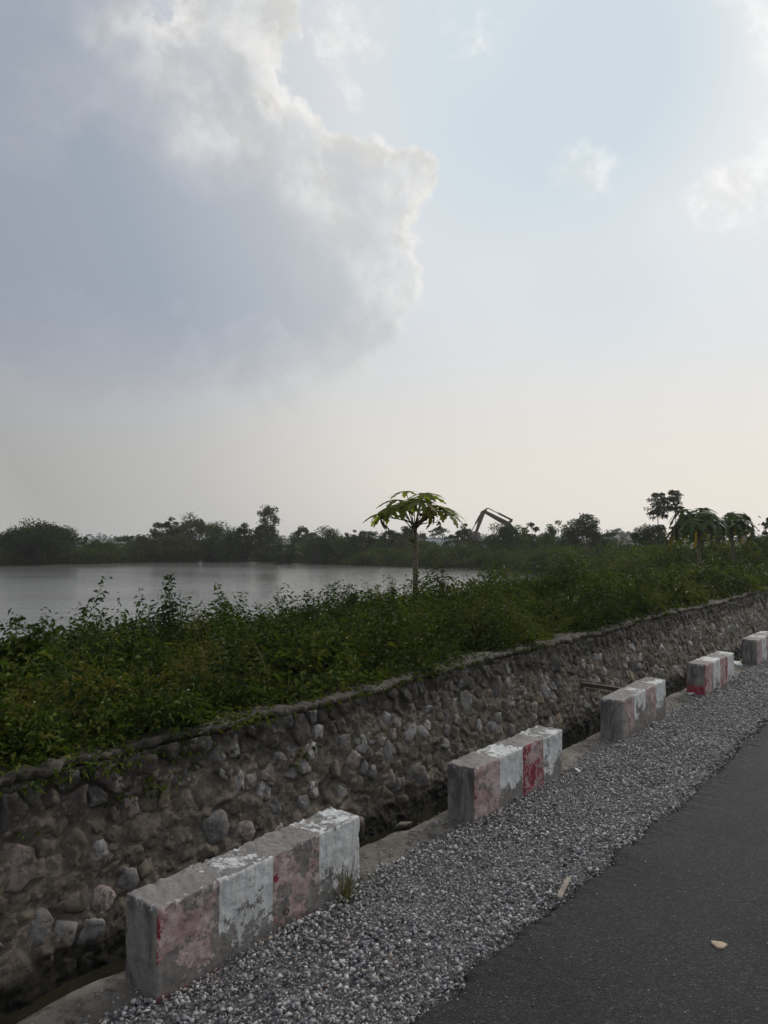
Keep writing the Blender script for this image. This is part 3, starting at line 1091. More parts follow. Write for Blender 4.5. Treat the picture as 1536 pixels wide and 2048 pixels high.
def build_block(t, s, seed, label, yaw, params, chip=1.0, res=.0125, tiltz=0.0):
    root = empty('concrete_block', stv(s, t, -.035), ROADROT + R(yaw))
    root.rotation_euler.y = R(tiltz)
    tag(root, label, 'concrete block', 'painted concrete blocks along the ditch')
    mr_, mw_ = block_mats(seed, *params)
    L, Wd, H = BLOCK_L, BLOCK_W, BLOCK_H + .04
    nx, ny, nz = [max(4, int(round(a / res))) for a in (L, Wd, H)]
    nx -= nx % 4
    keys, V, F, FX = {}, [], [], []

    def vid(i, j, k):
        q = keys.get((i, j, k))
        if q is None:
            q = len(V)
            keys[(i, j, k)] = q
            V.append((i / nx * L, j / ny * Wd, k / nz * H))
        return q

    def face(a, b, c, d):
        F.append((vid(*a), vid(*b), vid(*c), vid(*d)))
        FX.append((a[0] + b[0] + c[0] + d[0]) / 4 / nx)

    for i in range(nx):
        for j in range(ny):
            face((i, j, nz), (i + 1, j, nz), (i + 1, j + 1, nz), (i, j + 1, nz))
            face((i, j, 0), (i, j + 1, 0), (i + 1, j + 1, 0), (i + 1, j, 0))
        for k in range(nz):
            face((i, 0, k), (i + 1, 0, k), (i + 1, 0, k + 1), (i, 0, k + 1))
            face((i, ny, k), (i, ny, k + 1), (i + 1, ny, k + 1), (i + 1, ny, k))
    for j in range(ny):
        for k in range(nz):
            face((0, j, k), (0, j, k + 1), (0, j + 1, k + 1), (0, j + 1, k))
            face((nx, j, k), (nx, j + 1, k), (nx, j + 1, k + 1), (nx, j, k + 1))
    V = np.array(V)
    F = np.array(F)
    FX = np.array(FX)
    c = V - np.array([L / 2, Wd / 2, H / 2])
    hs = np.array([L / 2, Wd / 2, H / 2])
    X, Y, Z = V.T
    rad = .006 + chip * (.010 * np.clip(fbm(X * 7 + seed * 5, Y * 7, Z * 7, 100 + seed, 2) - .25, 0, 1.4) + .014 * np.clip(fbm(X * 38 + seed, Y * 38, Z * 38, 130 + seed, 3, .6) - .25, 0, 1))
    rad = np.minimum(rad, .045)[:, None]
    qd = np.clip(c, -(hs - rad), hs - rad)
    d = c - qd
    ln = np.linalg.norm(d, axis=1, keepdims=True)
    nd = d / np.maximum(ln, 1e-9)
    c2 = np.where(ln > 1e-9, qd + nd * np.minimum(rad, np.maximum(ln, 0)), c)
    c2 += nd * (.0022 * fbm(X * 30, Y * 30, Z * 30, 150 + seed, 3, .65))[:, None]
    # top cast by hand: a little uneven, back edge crumbly
    topm = np.clip((Z - H * .8) / (H * .2), 0, 1)
    c2[:, 2] += topm * (.003 * fbm(X * 4, Y * 6, 0, 170 + seed, 3) + .0045 * fbm(X * 34, Y * 34, 0, 180 + seed, 3, .65) * (.3 + Y / Wd))
    V2 = c2 + np.array([L / 2, Wd / 2, H / 2])
    for b in range(4):
        sel = (FX > b / 4 - 1e-6) & (FX < (b + 1) / 4)
        fb = F[sel]
        u, inv = np.unique(fb, return_inverse=True)
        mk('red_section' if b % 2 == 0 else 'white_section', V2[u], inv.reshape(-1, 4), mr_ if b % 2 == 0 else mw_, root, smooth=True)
    return root


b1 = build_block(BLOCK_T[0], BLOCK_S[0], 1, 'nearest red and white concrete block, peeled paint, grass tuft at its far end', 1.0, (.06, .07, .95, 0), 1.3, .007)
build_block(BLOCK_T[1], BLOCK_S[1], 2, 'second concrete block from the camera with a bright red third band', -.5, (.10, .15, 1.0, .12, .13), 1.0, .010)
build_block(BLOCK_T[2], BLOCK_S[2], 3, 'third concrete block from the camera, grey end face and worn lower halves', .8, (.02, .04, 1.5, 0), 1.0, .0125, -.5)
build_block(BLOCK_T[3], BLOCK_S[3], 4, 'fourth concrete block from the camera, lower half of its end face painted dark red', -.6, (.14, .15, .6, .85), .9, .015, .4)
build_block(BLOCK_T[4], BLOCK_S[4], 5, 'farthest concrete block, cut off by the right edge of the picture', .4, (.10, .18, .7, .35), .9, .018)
# cast-in pipe end low in the nearest block
M_rust = plain_mat('rusty_steel', (.06, .035, .028), (.13, .075, .055), 60, .85, .3, .4)
G = Geo()
for k in range(14):
    pass
V_, F_ = [], []
NR = 16
for (rr, yy) in ((.010, .012), (.010, -.004), (.0145, -.006), (.016, .0), (.016, .012)):
    for k in range(NR):
        a = 2 * math.pi * k / NR
        V_.append((.665 + rr * math.cos(a), yy, .105 + rr * math.sin(a)))
for i in range(4):
    for k in range(NR):
        F_.append((i * NR + k, i * NR + (k + 1) % NR, (i + 1) * NR + (k + 1) % NR, (i + 1) * NR + k))
F_.append(tuple(range(NR)))
link('pipe_end', Geo().add(V_, F_).mesh('pipe_end', M_rust, True), b1)

# ================================================================== weeds on the bank
def dist_of(s, t):
    x = s * CS + t * SN
    y = -s * SN + t * CS
    return x, y


def weed_field(seed, n, smin, smax, tmin, tmax, hfun, leaf, per_plant, wr=.45, fl=.0, spread=.07, lod=7.0, maxlod=6.0):
    r = np.random.default_rng(seed)
    s = r.uniform(smin, smax, n)
    t = tmin + (tmax - tmin) * r.random(n) ** 1.25
    x, y = dist_of(s, t)
    h = hfun(s, t, r)
    keep = (y > 1.0) & (np.abs(x) < y * .66 + 1.6) & (h > .05)
    s, t, h, x, y = s[keep], t[keep], h[keep], x[keep], y[keep]
    gz_ = ground_z(s, t)
    dd = np.hypot(x, y)
    lodk = np.clip(dd / lod, 1, maxlod)
    cnt = np.maximum(3, (per_plant * np.clip(h / .45, .4, 2.2) / lodk ** 1.5 * r.uniform(.7, 1.3, len(s))).astype(int))
    idx = np.repeat(np.arange(len(s)), cnt)
    m = len(idx)
    lean = r.normal(0, .12, (len(s), 2))
    Rp = (spread * r.uniform(.6, 1.4, len(s)) * np.clip(h / .35, .5, 1.7))[idx]
    ct = r.random(m) ** .45                     # height on the dome
    ph = r.uniform(0, 2 * np.pi, m)
    rad_ = r.uniform(.55, 1.05, m)
    sr = np.sqrt(1 - ct ** 2) * rad_
    f = ct * rad_
    spike = r.random(m) < .10
    f = np.where(spike, r.uniform(.75, 1.10, m), f)
    sr = np.where(spike, r.uniform(0, .25, m), sr)
    B = np.stack([x[idx] + lean[idx, 0] * h[idx] * f + np.cos(ph) * sr * Rp, y[idx] + lean[idx, 1] * h[idx] * f + np.sin(ph) * sr * Rp, gz_[idx] + h[idx] * f], 1)
    a = ph + r.normal(0, .8, m)
    pt = r.normal(.05, .45, m)
    D = np.stack([np.cos(a) * np.cos(pt), np.sin(a) * np.cos(pt), np.sin(pt)], 1)
    L = leaf * r.uniform(.6, 1.35, m) * lodk[idx] ** .8 * np.where(spike, .6, 1.0)
    soups = [leaf_soup(B, D, L, L * wr * r.uniform(.75, 1.25, m), r)]
    # bare flowering stems
    ns = len(s)
    pick = r.random(ns) < .5
    ps = np.where(pick)[0]
    Bs = np.stack([x[ps], y[ps], gz_[ps]], 1)
    V2, F2 = blade_soup(Bs, h[ps] * r.uniform(.9, 1.25, len(ps)), .006 * lodk[ps] ** .8, .15 + 0 * ps, r, 2)
    heads = None
    if fl > 0:
        fp = np.where(r.random(ns) < fl)[0]
        k = len(fp)
        C = np.stack([x[fp] + lean[fp, 0] * h[fp], y[fp] + lean[fp, 1] * h[fp], gz_[fp] + h[fp] * r.uniform(.9, 1.12, k)], 1)
        C[:, :2] += r.normal(0, .05, (k, 2))
        rad = .0052 * lodk[fp] ** .75 * r.uniform(.6, 1.2, k)
        ang = np.linspace(0, 2 * np.pi, 7)[:-1]
        nrm = r.normal(0, .5, (k, 3)) + np.array([0, -.5, 1.0])
        nrm /= np.linalg.norm(nrm, axis=1, keepdims=True)
        e1 = np.cross(nrm, np.array([1.0, 0, 0]))
        e1 /= np.linalg.norm(e1, axis=1, keepdims=True)
        e2 = np.cross(nrm, e1)
        ring = C[:, None] + rad[:, None, None] * (e1[:, None] * np.cos(ang)[None, :, None] + e2[:, None] * np.sin(ang)[None, :, None])
        Vh = np.concatenate([(C + nrm * rad[:, None] * .35)[:, None], ring], 1).reshape(-1, 3)
        k0 = np.arange(k)[:, None] * 7
        Fh = np.concatenate([k0 + np.array([[0, 1 + i, 1 + (i + 1) % 6]]) for i in range(6)])
        heads = (Vh, Fh)
    return soups[0], (V2, F2), heads


def h_main(s, t, r):
    cl = fbm(s * .9, t * .9, 0, 201, 3)
    edge = np.clip((-3.47 - s) / .55, 0, 1)
    base = .29 + .24 * cl + .12 * vnoise(s * 2.6, t * 2.6, 0, 203) + .07 * edge
    base = base * (.72 + .28 * edge) * np.clip(.72 + (t - 2) * .06, .62, 1.05)
    ov = .03 * vnoise(t * 3, 0 * t, 0, 205)
    base = np.where(s > -3.45 + ov, 0, base)
    return base * r.uniform(.45, 1.35, s.shape) * np.clip(1.15 - (-6.8 - s) * .25, .5, 1.0)


parts_l, parts_s, parts_h = [], [], []
a, b, c_ = weed_field(301, 4500, -8.2, -3.40, -.6, 17, h_main, .046, 135, .42, .30, .17)
parts_l.append(a)
parts_s.append(b)
parts_h.append(c_)
a2, b2, c2_ = weed_field(302, 5200, -9.5, -3.5, 10, 75, h_main, .055, 60, .5, .4, .2)
weeds_v, weeds_f = join_soups(a, a2)
weeds = mk('bank_weeds', weeds_v, weeds_f, M_weed)
tag(weeds, 'dense low green weeds covering the bank above the stone wall', 'weeds', kind='stuff')
v_, f_ = join_soups(b, b2)
tag(mk('weed_stems', v_, f_, M_stem, weeds), kind='stuff')
v_, f_ = join_soups(c_, c2_)
tag(mk('flower_heads', v_, f_, M_petal, weeds), kind='stuff')

# olive, finer-leaved weeds in patches, and grass blades between them
def h_olive(s, t, r):
    cl = fbm(s * .6 + 9, t * .6, 0, 211, 3)
    return np.where((cl > .05) & (s < -3.5), (.34 + .16 * cl) * r.uniform(.6, 1.25, s.shape), 0)


a, b, _ = weed_field(311, 2800, -8.2, -3.6, 1.0, 40, h_olive, .042, 105, .28, 0, .17)
def h_tall(s, t, r):
    return np.where(s < -3.6, r.uniform(.38, .72, s.shape) * np.clip(1.1 - (-6.0 - s) * .3, .5, 1), 0)


tl, ts, th_ = weed_field(315, 520, -8.0, -3.5, .8, 30, h_tall, .05, 75, .40, .5, .055)
tw_ = mk('upright_weeds', *join_soups(tl), M_shrub)
tag(tw_, 'upright dark green weeds standing above the low bank weeds', 'weeds', kind='stuff')
tag(mk('weed_stems', *join_soups(ts), M_stem, tw_), kind='stuff')
ow = mk('olive_weeds', *join_soups(a), M_weed_b)
tag(ow, 'olive green feathery weeds in patches among the bank weeds', 'weeds', kind='stuff')

r = np.random.default_rng(321)
n_ = 9000
s_ = r.uniform(-8.3, -3.5, n_)
t_ = 1 + 30 * r.random(n_) ** 1.4
x_, y_ = dist_of(s_, t_)
clg = fbm(s_ * .8, t_ * .8, 0, 221, 3)
ok = (y_ > 1.5) & (np.abs(x_) < y_ * .6 + 1) & ((clg > .12) | (r.random(n_) < .25))
s_, t_, x_, y_ = s_[ok], t_[ok], x_[ok], y_[ok]
dd = np.hypot(x_, y_)
V_, F_ = blade_soup(np.stack([x_, y_, ground_z(s_, t_)], 1), r.uniform(.2, .5, len(s_)) * np.where(s_ > -3.75, .5, 1), .007 * np.clip(dd / 6, 1, 5), r.uniform(.1, .9, len(s_)), r, 3)
tag(mk('bank_grass', V_, F_, M_grass), 'long thin grass blades growing between the bank weeds', 'grass', kind='stuff')

# broad-leaved patches and dry stems among the weeds
def h_broad(s, t, r):
    cl = fbm(s * .8 + 31, t * .8, 0, 231, 3)
    return np.where((cl > .28) & (s < -3.55), (.30 + .2 * cl) * r.uniform(.7, 1.2, s.shape), 0)


a, b, _ = weed_field(316, 1300, -7.5, -3.55, 1.0, 24, h_broad, .068, 36, .5, 0, .15)
tag(mk('broad_leaved_weeds', *join_soups(a), M_weed), 'patches of broad leaved green weeds on the bank', 'weeds', kind='stuff')
r = np.random.default_rng(322)
n_ = 420
s_ = r.uniform(-7.5, -3.6, n_)
t_ = 1 + 22 * r.random(n_) ** 1.3
x_, y_ = dist_of(s_, t_)
ok = (y_ > 1.5) & (np.abs(x_) < y_ * .6 + 1)
s_, t_, x_, y_ = s_[ok], t_[ok], x_[ok], y_[ok]
V_, F_ = blade_soup(np.stack([x_, y_, ground_z(s_, t_)], 1), r.uniform(.3, .62, len(s_)), .006 * np.clip(np.hypot(x_, y_) / 6, 1, 4), r.uniform(.05, .6, len(s_)), r, 4)
M_drystem = leaf_mat('dry_stem', [(.11, .085, .05), (.17, .135, .08), (.10, .095, .045)], .1, 1.0)
tag(mk('dry_stems', V_, F_, M_drystem), 'thin dry brown stems scattered through the bank weeds', 'stems', kind='stuff')

# weeds that creep over the wall cap
r = np.random.default_rng(331)
B, D, L = [], [], []
for (t0, wdt, k, drop) in ((1.7, .35, 700, .10), (2.3, .14, 420, .28), (2.55, .10, 220, .16), (2.1, .2, 420, .12), (2.95, .12, 200, .06), (3.6, .2, 330, .06), (3.35, .07, 200, .38), (4.4, .25, 330, .06), (5.3, .3, 260, .05), (6.6, .3, 160, .05), (8.2, .4, 160, .04), (10.5, .5, 160, .04)):
    tt = r.normal(t0, wdt, k)
    f = r.random(k) ** 1.5
    zz = wall_top(tt) + .03 - drop * f
    ss = wall_s(zz, tt) + .035 * r.random(k) - .22 * (1 - f) ** 2
    B.append(ST(ss, tt, zz))
    a = r.uniform(0, 2 * np.pi, k)
    D.append(np.stack([np.cos(a), np.sin(a), r.normal(-.2, .4, k)], 1))
    L.append(r.uniform(.022, .05, k))
B, D, L = map(np.concatenate, (B, D, L))
V_, F_ = leaf_soup(B, D, L, L * .5, r)
tag(mk('creeping_weeds', V_, F_, M_weed), 'small green weeds creeping over the top of the stone wall', 'weeds', kind='stuff')


# ------------------------------------------------------------------ single plants that stand out of the weeds
def at(px, s=None, d=None):
    """a point of the bank: bearing given by its horizontal image position, depth by s or d"""
    k = (px - 768) / 1500
    if d is None:
        d = s / (k * CS - SN)
    x, y = k * d, d
    ss, tt = x * CS - y * SN, x * SN + y * CS
    return Vector((x, y, float(ground_z(np.array(ss), np.array(tt)))))


def z_at(py, d):
    return CAM_Z - (py - 1078) / 1500 * d


def stalk_plant(name, label, px, s, py_top, lean=(0, 0), leaf=.06, nleaf=60, branches=3, m=None, seed=0, wr=.42, lo=.25, cat='weed', group=None, rad=.006, spread=.10):
    r = np.random.default_rng(1000 + seed)
    b = at(px, s)
    H = max(.3, z_at(py_top, b.y) - b.z)
    root = tag(empty(name, b), label, cat, group)
    G = Geo()
    B, D, L = [], [], []
    for k in range(branches):
        hh = H * (1 if k == 0 else r.uniform(.6, .92))
        off = np.array([0, 0]) if k == 0 else r.normal(0, spread, 2)
        pts = []
        for i in range(6):
            f = i / 5
            pts.append((lean[0] * H * f ** 1.3 + off[0] * f + r.normal(0, .008), lean[1] * H * f ** 1.3 + off[1] * f + r.normal(0, .008), hh * f - .03))
        G.tube(pts, [rad * (1 - .75 * i / 5) for i in range(6)], 5)
        nl = int(nleaf * (1.9 if k == 0 else 1.3))
        f = r.uniform(lo, 1, nl)
        P = np.array(pts)
        ii = np.minimum((f * 5).astype(int), 4)
        ff = (f * 5 - ii)[:, None]
        Q = P[ii] * (1 - ff) + P[ii + 1] * ff
        a = r.uniform(0, 2 * np.pi, nl)
        tw = (r.random(nl) ** 1.3 * .11 * (1.15 - f * .8))[:, None]
        dv = np.stack([np.cos(a), np.sin(a), r.normal(.25, .35, nl)], 1)
        B.append(Q + dv * tw)
        D.append(dv + r.normal(0, .35, (nl, 3)))
        L.append(leaf * 1.15 * r.uniform(.55, 1.3, nl) * (1.15 - .4 * f))
    G.build('stem', M_stem, root, smooth=True)
    B, D, L = map(np.concatenate, (B, D, L))
    V_, F_ = leaf_soup(B, D, L, L * wr, r)
    mk('leaves', V_, F_, m or M_shrub, root)
    return root


def bush(name, label, px, s, py_top, hw, leaf=.055, n=1400, m=None, seed=0, wr=.5, d=None, cat='shrub', group=None, sink=0.0):
    r = np.random.default_rng(2000 + seed)
    b = at(px, s, d)
    H = max(.25, z_at(py_top, b.y) - b.z)
    Rw = hw * b.y / 1500
    root = tag(empty(name, b), label, cat, group)
    G = Geo()
    B, D = [], []
    nst = 11
    for k in range(nst):
        a = r.uniform(0, 2 * np.pi)
        rr = Rw * math.sqrt(r.random()) * .85
        top = np.array([rr * math.cos(a), rr * math.sin(a), H * (1 - .45 * (rr / Rw) ** 2) * r.uniform(.72, 1.0)])
        base = np.array([rr * .25 * math.cos(a), rr * .25 * math.sin(a), -.05])
        mid = (base + top) / 2 + np.array([rr * .2 * math.cos(a), rr * .2 * math.sin(a), H * .05])
        G.tube([base, mid, top], [.010, .007, .003], 5)
        nl = n // nst
        f = r.uniform(.18, 1.04, nl)[:, None]
        Q = np.where(f < .5, base + (mid - base) * f * 2, mid + (top - mid) * (f * 2 - 1))
        Q = Q + r.normal(0, 1, (nl, 3)) * np.array([.16, .16, .10]) * Rw * (1.15 - .5 * f)
        B.append(Q)
        dv = Q - (base + (mid - base) * .6)
        D.append(dv / (np.linalg.norm(dv, axis=1, keepdims=True) + 1e-6) + r.normal(0, .7, (nl, 3)))
    G.build('stem', M_stem, root, smooth=True)
    B, D = map(np.concatenate, (B, D))
    L = leaf * r.uniform(.6, 1.3, len(B))
    V_, F_ = leaf_soup(B, D, L, L * wr, r)
    mk('leaves', V_, F_, m or M_shrub, root)
    return root


stalk_plant('tall_weed', 'tall leaning weed stalk with sparse leaves, farthest left of those rising against the pond', 135, -5.6, 1150, (.30, .05), .055, 75, 2, M_shrub, 1, rad=.005)
stalk_plant('tall_weed', 'upright dark leafy weed spire against the pond, left of the reeds', 335, -6.0, 1146, (.03, 0), .06, 130, 3, M_shrub, 2, lo=.1, spread=.06)
stalk_plant('tall_weed', 'thin branching weed with fine seed heads beside the dark leafy spire', 300, -6.0, 1205, (-.05, .1), .045, 60, 4, M_shrub, 3)
stalk_plant('tall_weed', 'branching sprig rising from the weeds right of the reed clump', 440, -6.2, 1188, (.05, 0), .045, 80, 5, M_shrub, 4)
stalk_plant('tall_weed', 'leafy weed sprig halfway between the reeds and the papaya tree', 605, -6.4, 1178, (.1, 0), .05, 110, 4, M_shrub, 5)
stalk_plant('tall_weed', 'leafy dark sprig just left of the papaya trunk', 700, -6.6, 1165, (0, 0), .05, 120, 5, M_shrub, 6)
stalk_plant('tall_weed', 'flowering thin sprigs touching the left side of the papaya trunk', 785, -6.7, 1148, (0, 0), .035, 110, 7, M_weed_b, 7, rad=.004, spread=.16)
stalk_plant('tall_weed', 'thin sprigs just right of the papaya trunk', 880, -6.6, 1160, (.05, 0), .04, 110, 6, M_weed_b, 8, rad=.004, spread=.16)
stalk_plant('tall_weed', 'broad leaved weed with curling seed stalks at the left edge of the picture', 30, -5.4, 1222, (.05, 0), .05, 45, 4, M_weed, 9, wr=.55)
stalk_plant('tall_weed', 'thin seed stalk rising beside the leaning weed stalk', 95, -5.4, 1225, (0, 0), .04, 40, 3, M_weed, 10, rad=.003)
stalk_plant('tall_weed', 'pale young weed with narrow leaves right of the leaning stalk', 260, -5.8, 1235, (.1, 0), .06, 60, 3, M_weed_b, 11)
stalk_plant('tall_weed', 'slim weed sprig left of the dark shrubs by the pond', 520, -6.2, 1200, (-.05, 0), .045, 80, 4, M_shrub, 12)

stalk_plant('tall_weed', 'leafy shoot between the leaning stalk and the bright bush', 185, -5.7, 1212, (.12, 0), .05, 70, 3, M_shrub, 21, rad=.004)
stalk_plant('tall_weed', 'arching shoot just left of the leaning stalk', 70, -5.5, 1238, (-.1, 0), .05, 60, 3, M_weed, 22, rad=.004)
stalk_plant('tall_weed', 'tall thin shoot right of the slanting reed blades', 475, -6.3, 1180, (.08, 0), .045, 70, 3, M_shrub, 23, rad=.004)
stalk_plant('tall_weed', 'tall thin shoot left of the widest dark shrub', 565, -6.4, 1172, (-.04, 0), .045, 70, 3, M_shrub, 24, rad=.004)
stalk_plant('tall_weed', 'dark leafy shoot rising from the widest dark shrub', 655, -6.4, 1168, (.06, 0), .05, 90, 4, M_shrub, 25, rad=.004)
bush('shrub', 'bushy dark weed at the left edge of the bank', 45, -5.0, 1262, 60, .06, 1300, M_weed, 1)
bush('shrub', 'bright yellowish green bush between the leaning stalk and the dark spire', 235, -5.5, 1262, 45, .055, 1300, M_shrub_l, 2)
bush('shrub', 'dark leafy shrub below the upright weed spire', 330, -5.8, 1245, 50, .055, 1200, M_shrub, 3)
bush('shrub', 'dark shrub below the branching sprig and reeds', 430, -6.0, 1232, 55, .05, 1300, M_shrub, 4)
bush('shrub', 'dark small leaved shrub left of the widest dark shrub', 540, -6.2, 1222, 50, .05, 1300, M_shrub, 5)
bush('shrub', 'widest dark shrub, midway between the reeds and the papaya trunk', 640, -6.3, 1205, 62, .05, 1700, M_shrub, 6)
bush('shrub', 'dark shrub against the left side of the papaya trunk base', 745, -6.4, 1192, 55, .05, 1500, M_shrub, 7)
bush('shrub', 'dark shrub against the right side of the papaya trunk base', 885, -6.3, 1182, 55, .05, 1500, M_weed, 8)
bush('shrub', 'green shrub on the bank in front of the dark water corner', 985, -6.2, 1172, 60, .055, 1500, M_weed, 9)
bush('shrub', 'fine leaved fern-like bush in front of the widest dark shrub', 700, -5.2, 1262, 60, .04, 1700, M_weed_b, 10, wr=.3)

# reed clump: long blades
r = np.random.default_rng(9)
for i, (px, s, top, k, lab) in enumerate(((362, -6.0, 1160, 26, 'clump of long upright reed blades beside the dark leafy spire'),
                                           (415, -6.1, 1180, 16, 'thin clump of slanting reed blades right of the tallest reeds'))):
    b = at(px, s)
    H = z_at(top, b.y) - b.z
    V_, F_ = blade_soup(np.column_stack([r.normal(0, .05, k), r.normal(0, .05, k), np.full(k, -.03)]), H * r.uniform(.55, 1.05, k), .014 + 0 * np.arange(k), r.uniform(.05, .45, k), r, 5)
    tag(mk('reed_clump', V_, F_, M_grass, loc=b), lab, 'reeds')


# ================================================================== papaya trees
M_pap = leaf_mat('papaya_leaf', [(.11, .145, .018), (.15, .18, .022), (.20, .21, .032)], .58, 3.0, .5, .2)
M_pap_d = leaf_mat('dark_papaya_leaf', [(0.0279, 0.0490, 0.0112), (0.0403, 0.0666, 0.0140), (0.0558, 0.0782, 0.0196)], .3, 3.0, .5, .25)
M_pap_y = leaf_mat('yellowing_papaya_leaf', [(.16, .12, .018), (.13, .12, .02), (.09, .11, .018)], .35, 6.0)
M_pap_b = leaf_mat('withered_papaya_leaf', [(.030, .018, .012), (.055, .030, .018), (.075, .05, .02)], .1, 6.0)
M_pet = plain_mat('papaya_petiole', (.10, .11, .035), (.14, .13, .05), 10, .6, .3, .1)
M_fruit = plain_mat('green_papaya_skin', (.045, .075, .022), (.075, .10, .03), 9, .45, .4, .1)
m, n = mat('papaya_trunk')
o = n.obj()
z = n.n('ShaderNodeSeparateXYZ', {0: o}).outputs['Z']
wv = n.math('SINE', n.math('ADD', n.math('MULTIPLY', z, 170), n.math('MULTIPLY', n.noise(o, 14, 3, .5), 9)))
f = n.noise(o, 26, 6, .65)
c = n.ramp(f, [(.3, (.075, .058, .038)), (.5, (.135, .108, .074)), (.7, (.20, .17, .125))])
c = n.mix(n.mr(n.voro(o, 32), .12, .3, .7, 0), c, (.27, .245, .20))
n.out(n.pbsdf(c, .85, .2, n.bump(n.math('ADD', wv, n.math('MULTIPLY', f, 2)), .5, .006)))
M_trunk = m


def papaya_blade(size, seed, droop=.5, lobes=7):
    """palmate leaf: lobes with toothed sides, x is the leaf axis"""
    r = np.random.default_rng(seed)
    V, F = [], []
    st = [(.0, .0), (.14, .07), (.28, .105), (.40, .085), (.50, .16), (.60, .075), (.72, .14), (.82, .05), (.90, .06), (1.0, .004)]
    for i in range(lobes):
        q = (i - (lobes - 1) / 2) / ((lobes - 1) / 2)
        ang = q * R(138) + r.normal(0, .06)
        ln = size * (1 - .40 * abs(q) ** 1.5) * r.uniform(.9, 1.08)
        ca, sa = math.cos(ang), math.sin(ang)
        k0 = len(V)
        for (u_, w_) in st:
            w = w_ * ln * (1.5 if u_ < .35 else 1.15)
            for sg_ in (-1, 0, 1):
                lx = u_ * ln + (abs(sg_) * w * .75 if u_ > .5 else 0)
                ly = sg_ * w
                x_, y_ = lx * ca - ly * sa, lx * sa + ly * ca
                rr = math.hypot(x_, y_) / size
                z_ = -droop * size * rr ** 1.8 * (1 + .35 * math.cos(ang)) + .10 * abs(ly)
                V.append((x_, y_, z_))
        for j in range(len(st) - 1):
            a_ = k0 + j * 3
            F += [(a_, a_ + 1, a_ + 4, a_ + 3), (a_ + 1, a_ + 2, a_ + 5, a_ + 4)]
    return V, F


def papaya(label, px, s, d, py_base_hint, py_head, py_crown_top, hw, leafs, fruit, seed, m_leaf, trunk_px, bend=0.0, specials=()):
    r = np.random.default_rng(seed)
    b = at(px, s, d)
    sc = b.y / 1500
    head = z_at(py_head, b.y) - b.z
    root = tag(empty('papaya_tree', b), label, 'papaya tree', 'papaya trees on the bank')
    G = Geo()
    rad = trunk_px * sc / 2
    pts = [(bend * math.sin(f * 3), 0, -.05 + (head + .05) * f) for f in np.linspace(0, 1, 26)]
    G.tube(pts, [rad * (1.15 - .38 * f) * (1 + .03 * math.sin(f * 70)) for f in np.linspace(0, 1, 26)], 12)
    G.build('trunk', M_trunk, root, smooth=True)
    top = Vector(pts[-1])
    Rc = hw * sc
    rise = z_at(py_crown_top, b.y) - z_at(py_head, b.y)
    for i, (az, elv, pl, bs, mt, dr) in enumerate(leafs):
        a = R(az)
        e_ = R(elv)
        plen = pl * Rc
        dirv = Vector((math.cos(a) * math.cos(e_), math.sin(a) * math.cos(e_), math.sin(e_)))
        start = top + Vector((math.cos(a) * rad * .6, math.sin(a) * rad * .6, -r.uniform(0, .10)))
        end = start + dirv * plen
        mid = (start + end) / 2 + Vector((0, 0, .06 * plen))
        size = bs * Rc
        V, F = papaya_blade(size, seed * 50 + i, dr)
        me = Geo().add(V, F).mesh('leaf', {0: m_leaf, 1: M_pap_y, 2: M_pap_b, 3: M_pap_d}[mt], True)
        lo = link('leaf', me, root, end)
        tip_down = {0: -.10, 1: -.6, 2: -1.25, 3: -.45}[mt] + r.normal(0, .14)
        lo.rotation_euler = Euler((r.normal(0, .16), -tip_down, a + r.normal(0, .12)), 'XYZ')
        # petiole hangs on its leaf; drawn in leaf space
        Mi = (Matrix.Translation(end) @ lo.rotation_euler.to_matrix().to_4x4()).inverted()
        pr = .0075 * max(1, sc / .0073) ** .5
        P = [Mi @ start, Mi @ ((start + mid) / 2 + Vector((0, 0, .02 * plen))), Mi @ mid, Mi @ ((mid + end) / 2 + Vector((0, 0, .015 * plen))), Mi @ end]
        Geo().tube(P, [pr * 1.25, pr, pr * .9, pr * .8, pr * .65], 6).build('petiole', M_pet, lo, smooth=True)
    for (fx_, fy_, fz_, fr, fh) in fruit:
        V, F = [], []
        NU, NV = 12, 9
        for j in range(NV + 1):
            th = math.pi * j / NV
            w = math.sin(th) ** .8 * (1 + .22 * math.cos(th) * -1)
            for k in range(NU):
                ph = 2 * math.pi * k / NU
                V.append((fr * w * math.cos(ph), fr * w * math.sin(ph), fh * math.cos(th)))
        for j in range(NV):
            for k in range(NU):
                F.append((j * NU + k, (j + 1) * NU + k, (j + 1) * NU + (k + 1) % NU, j * NU + (k + 1) % NU))
        G2 = Geo().add(V, F)
        G2.tube([(0, 0, fh * .95), (-fx_ * .3, -fy_ * .3, fh * 1.25)], [.008, .008], 5)
        G2.build('fruit', M_fruit, root, loc=top + Vector((fx_, fy_, fz_)), smooth=True)
    # withered flower stubs under the crown
    return root


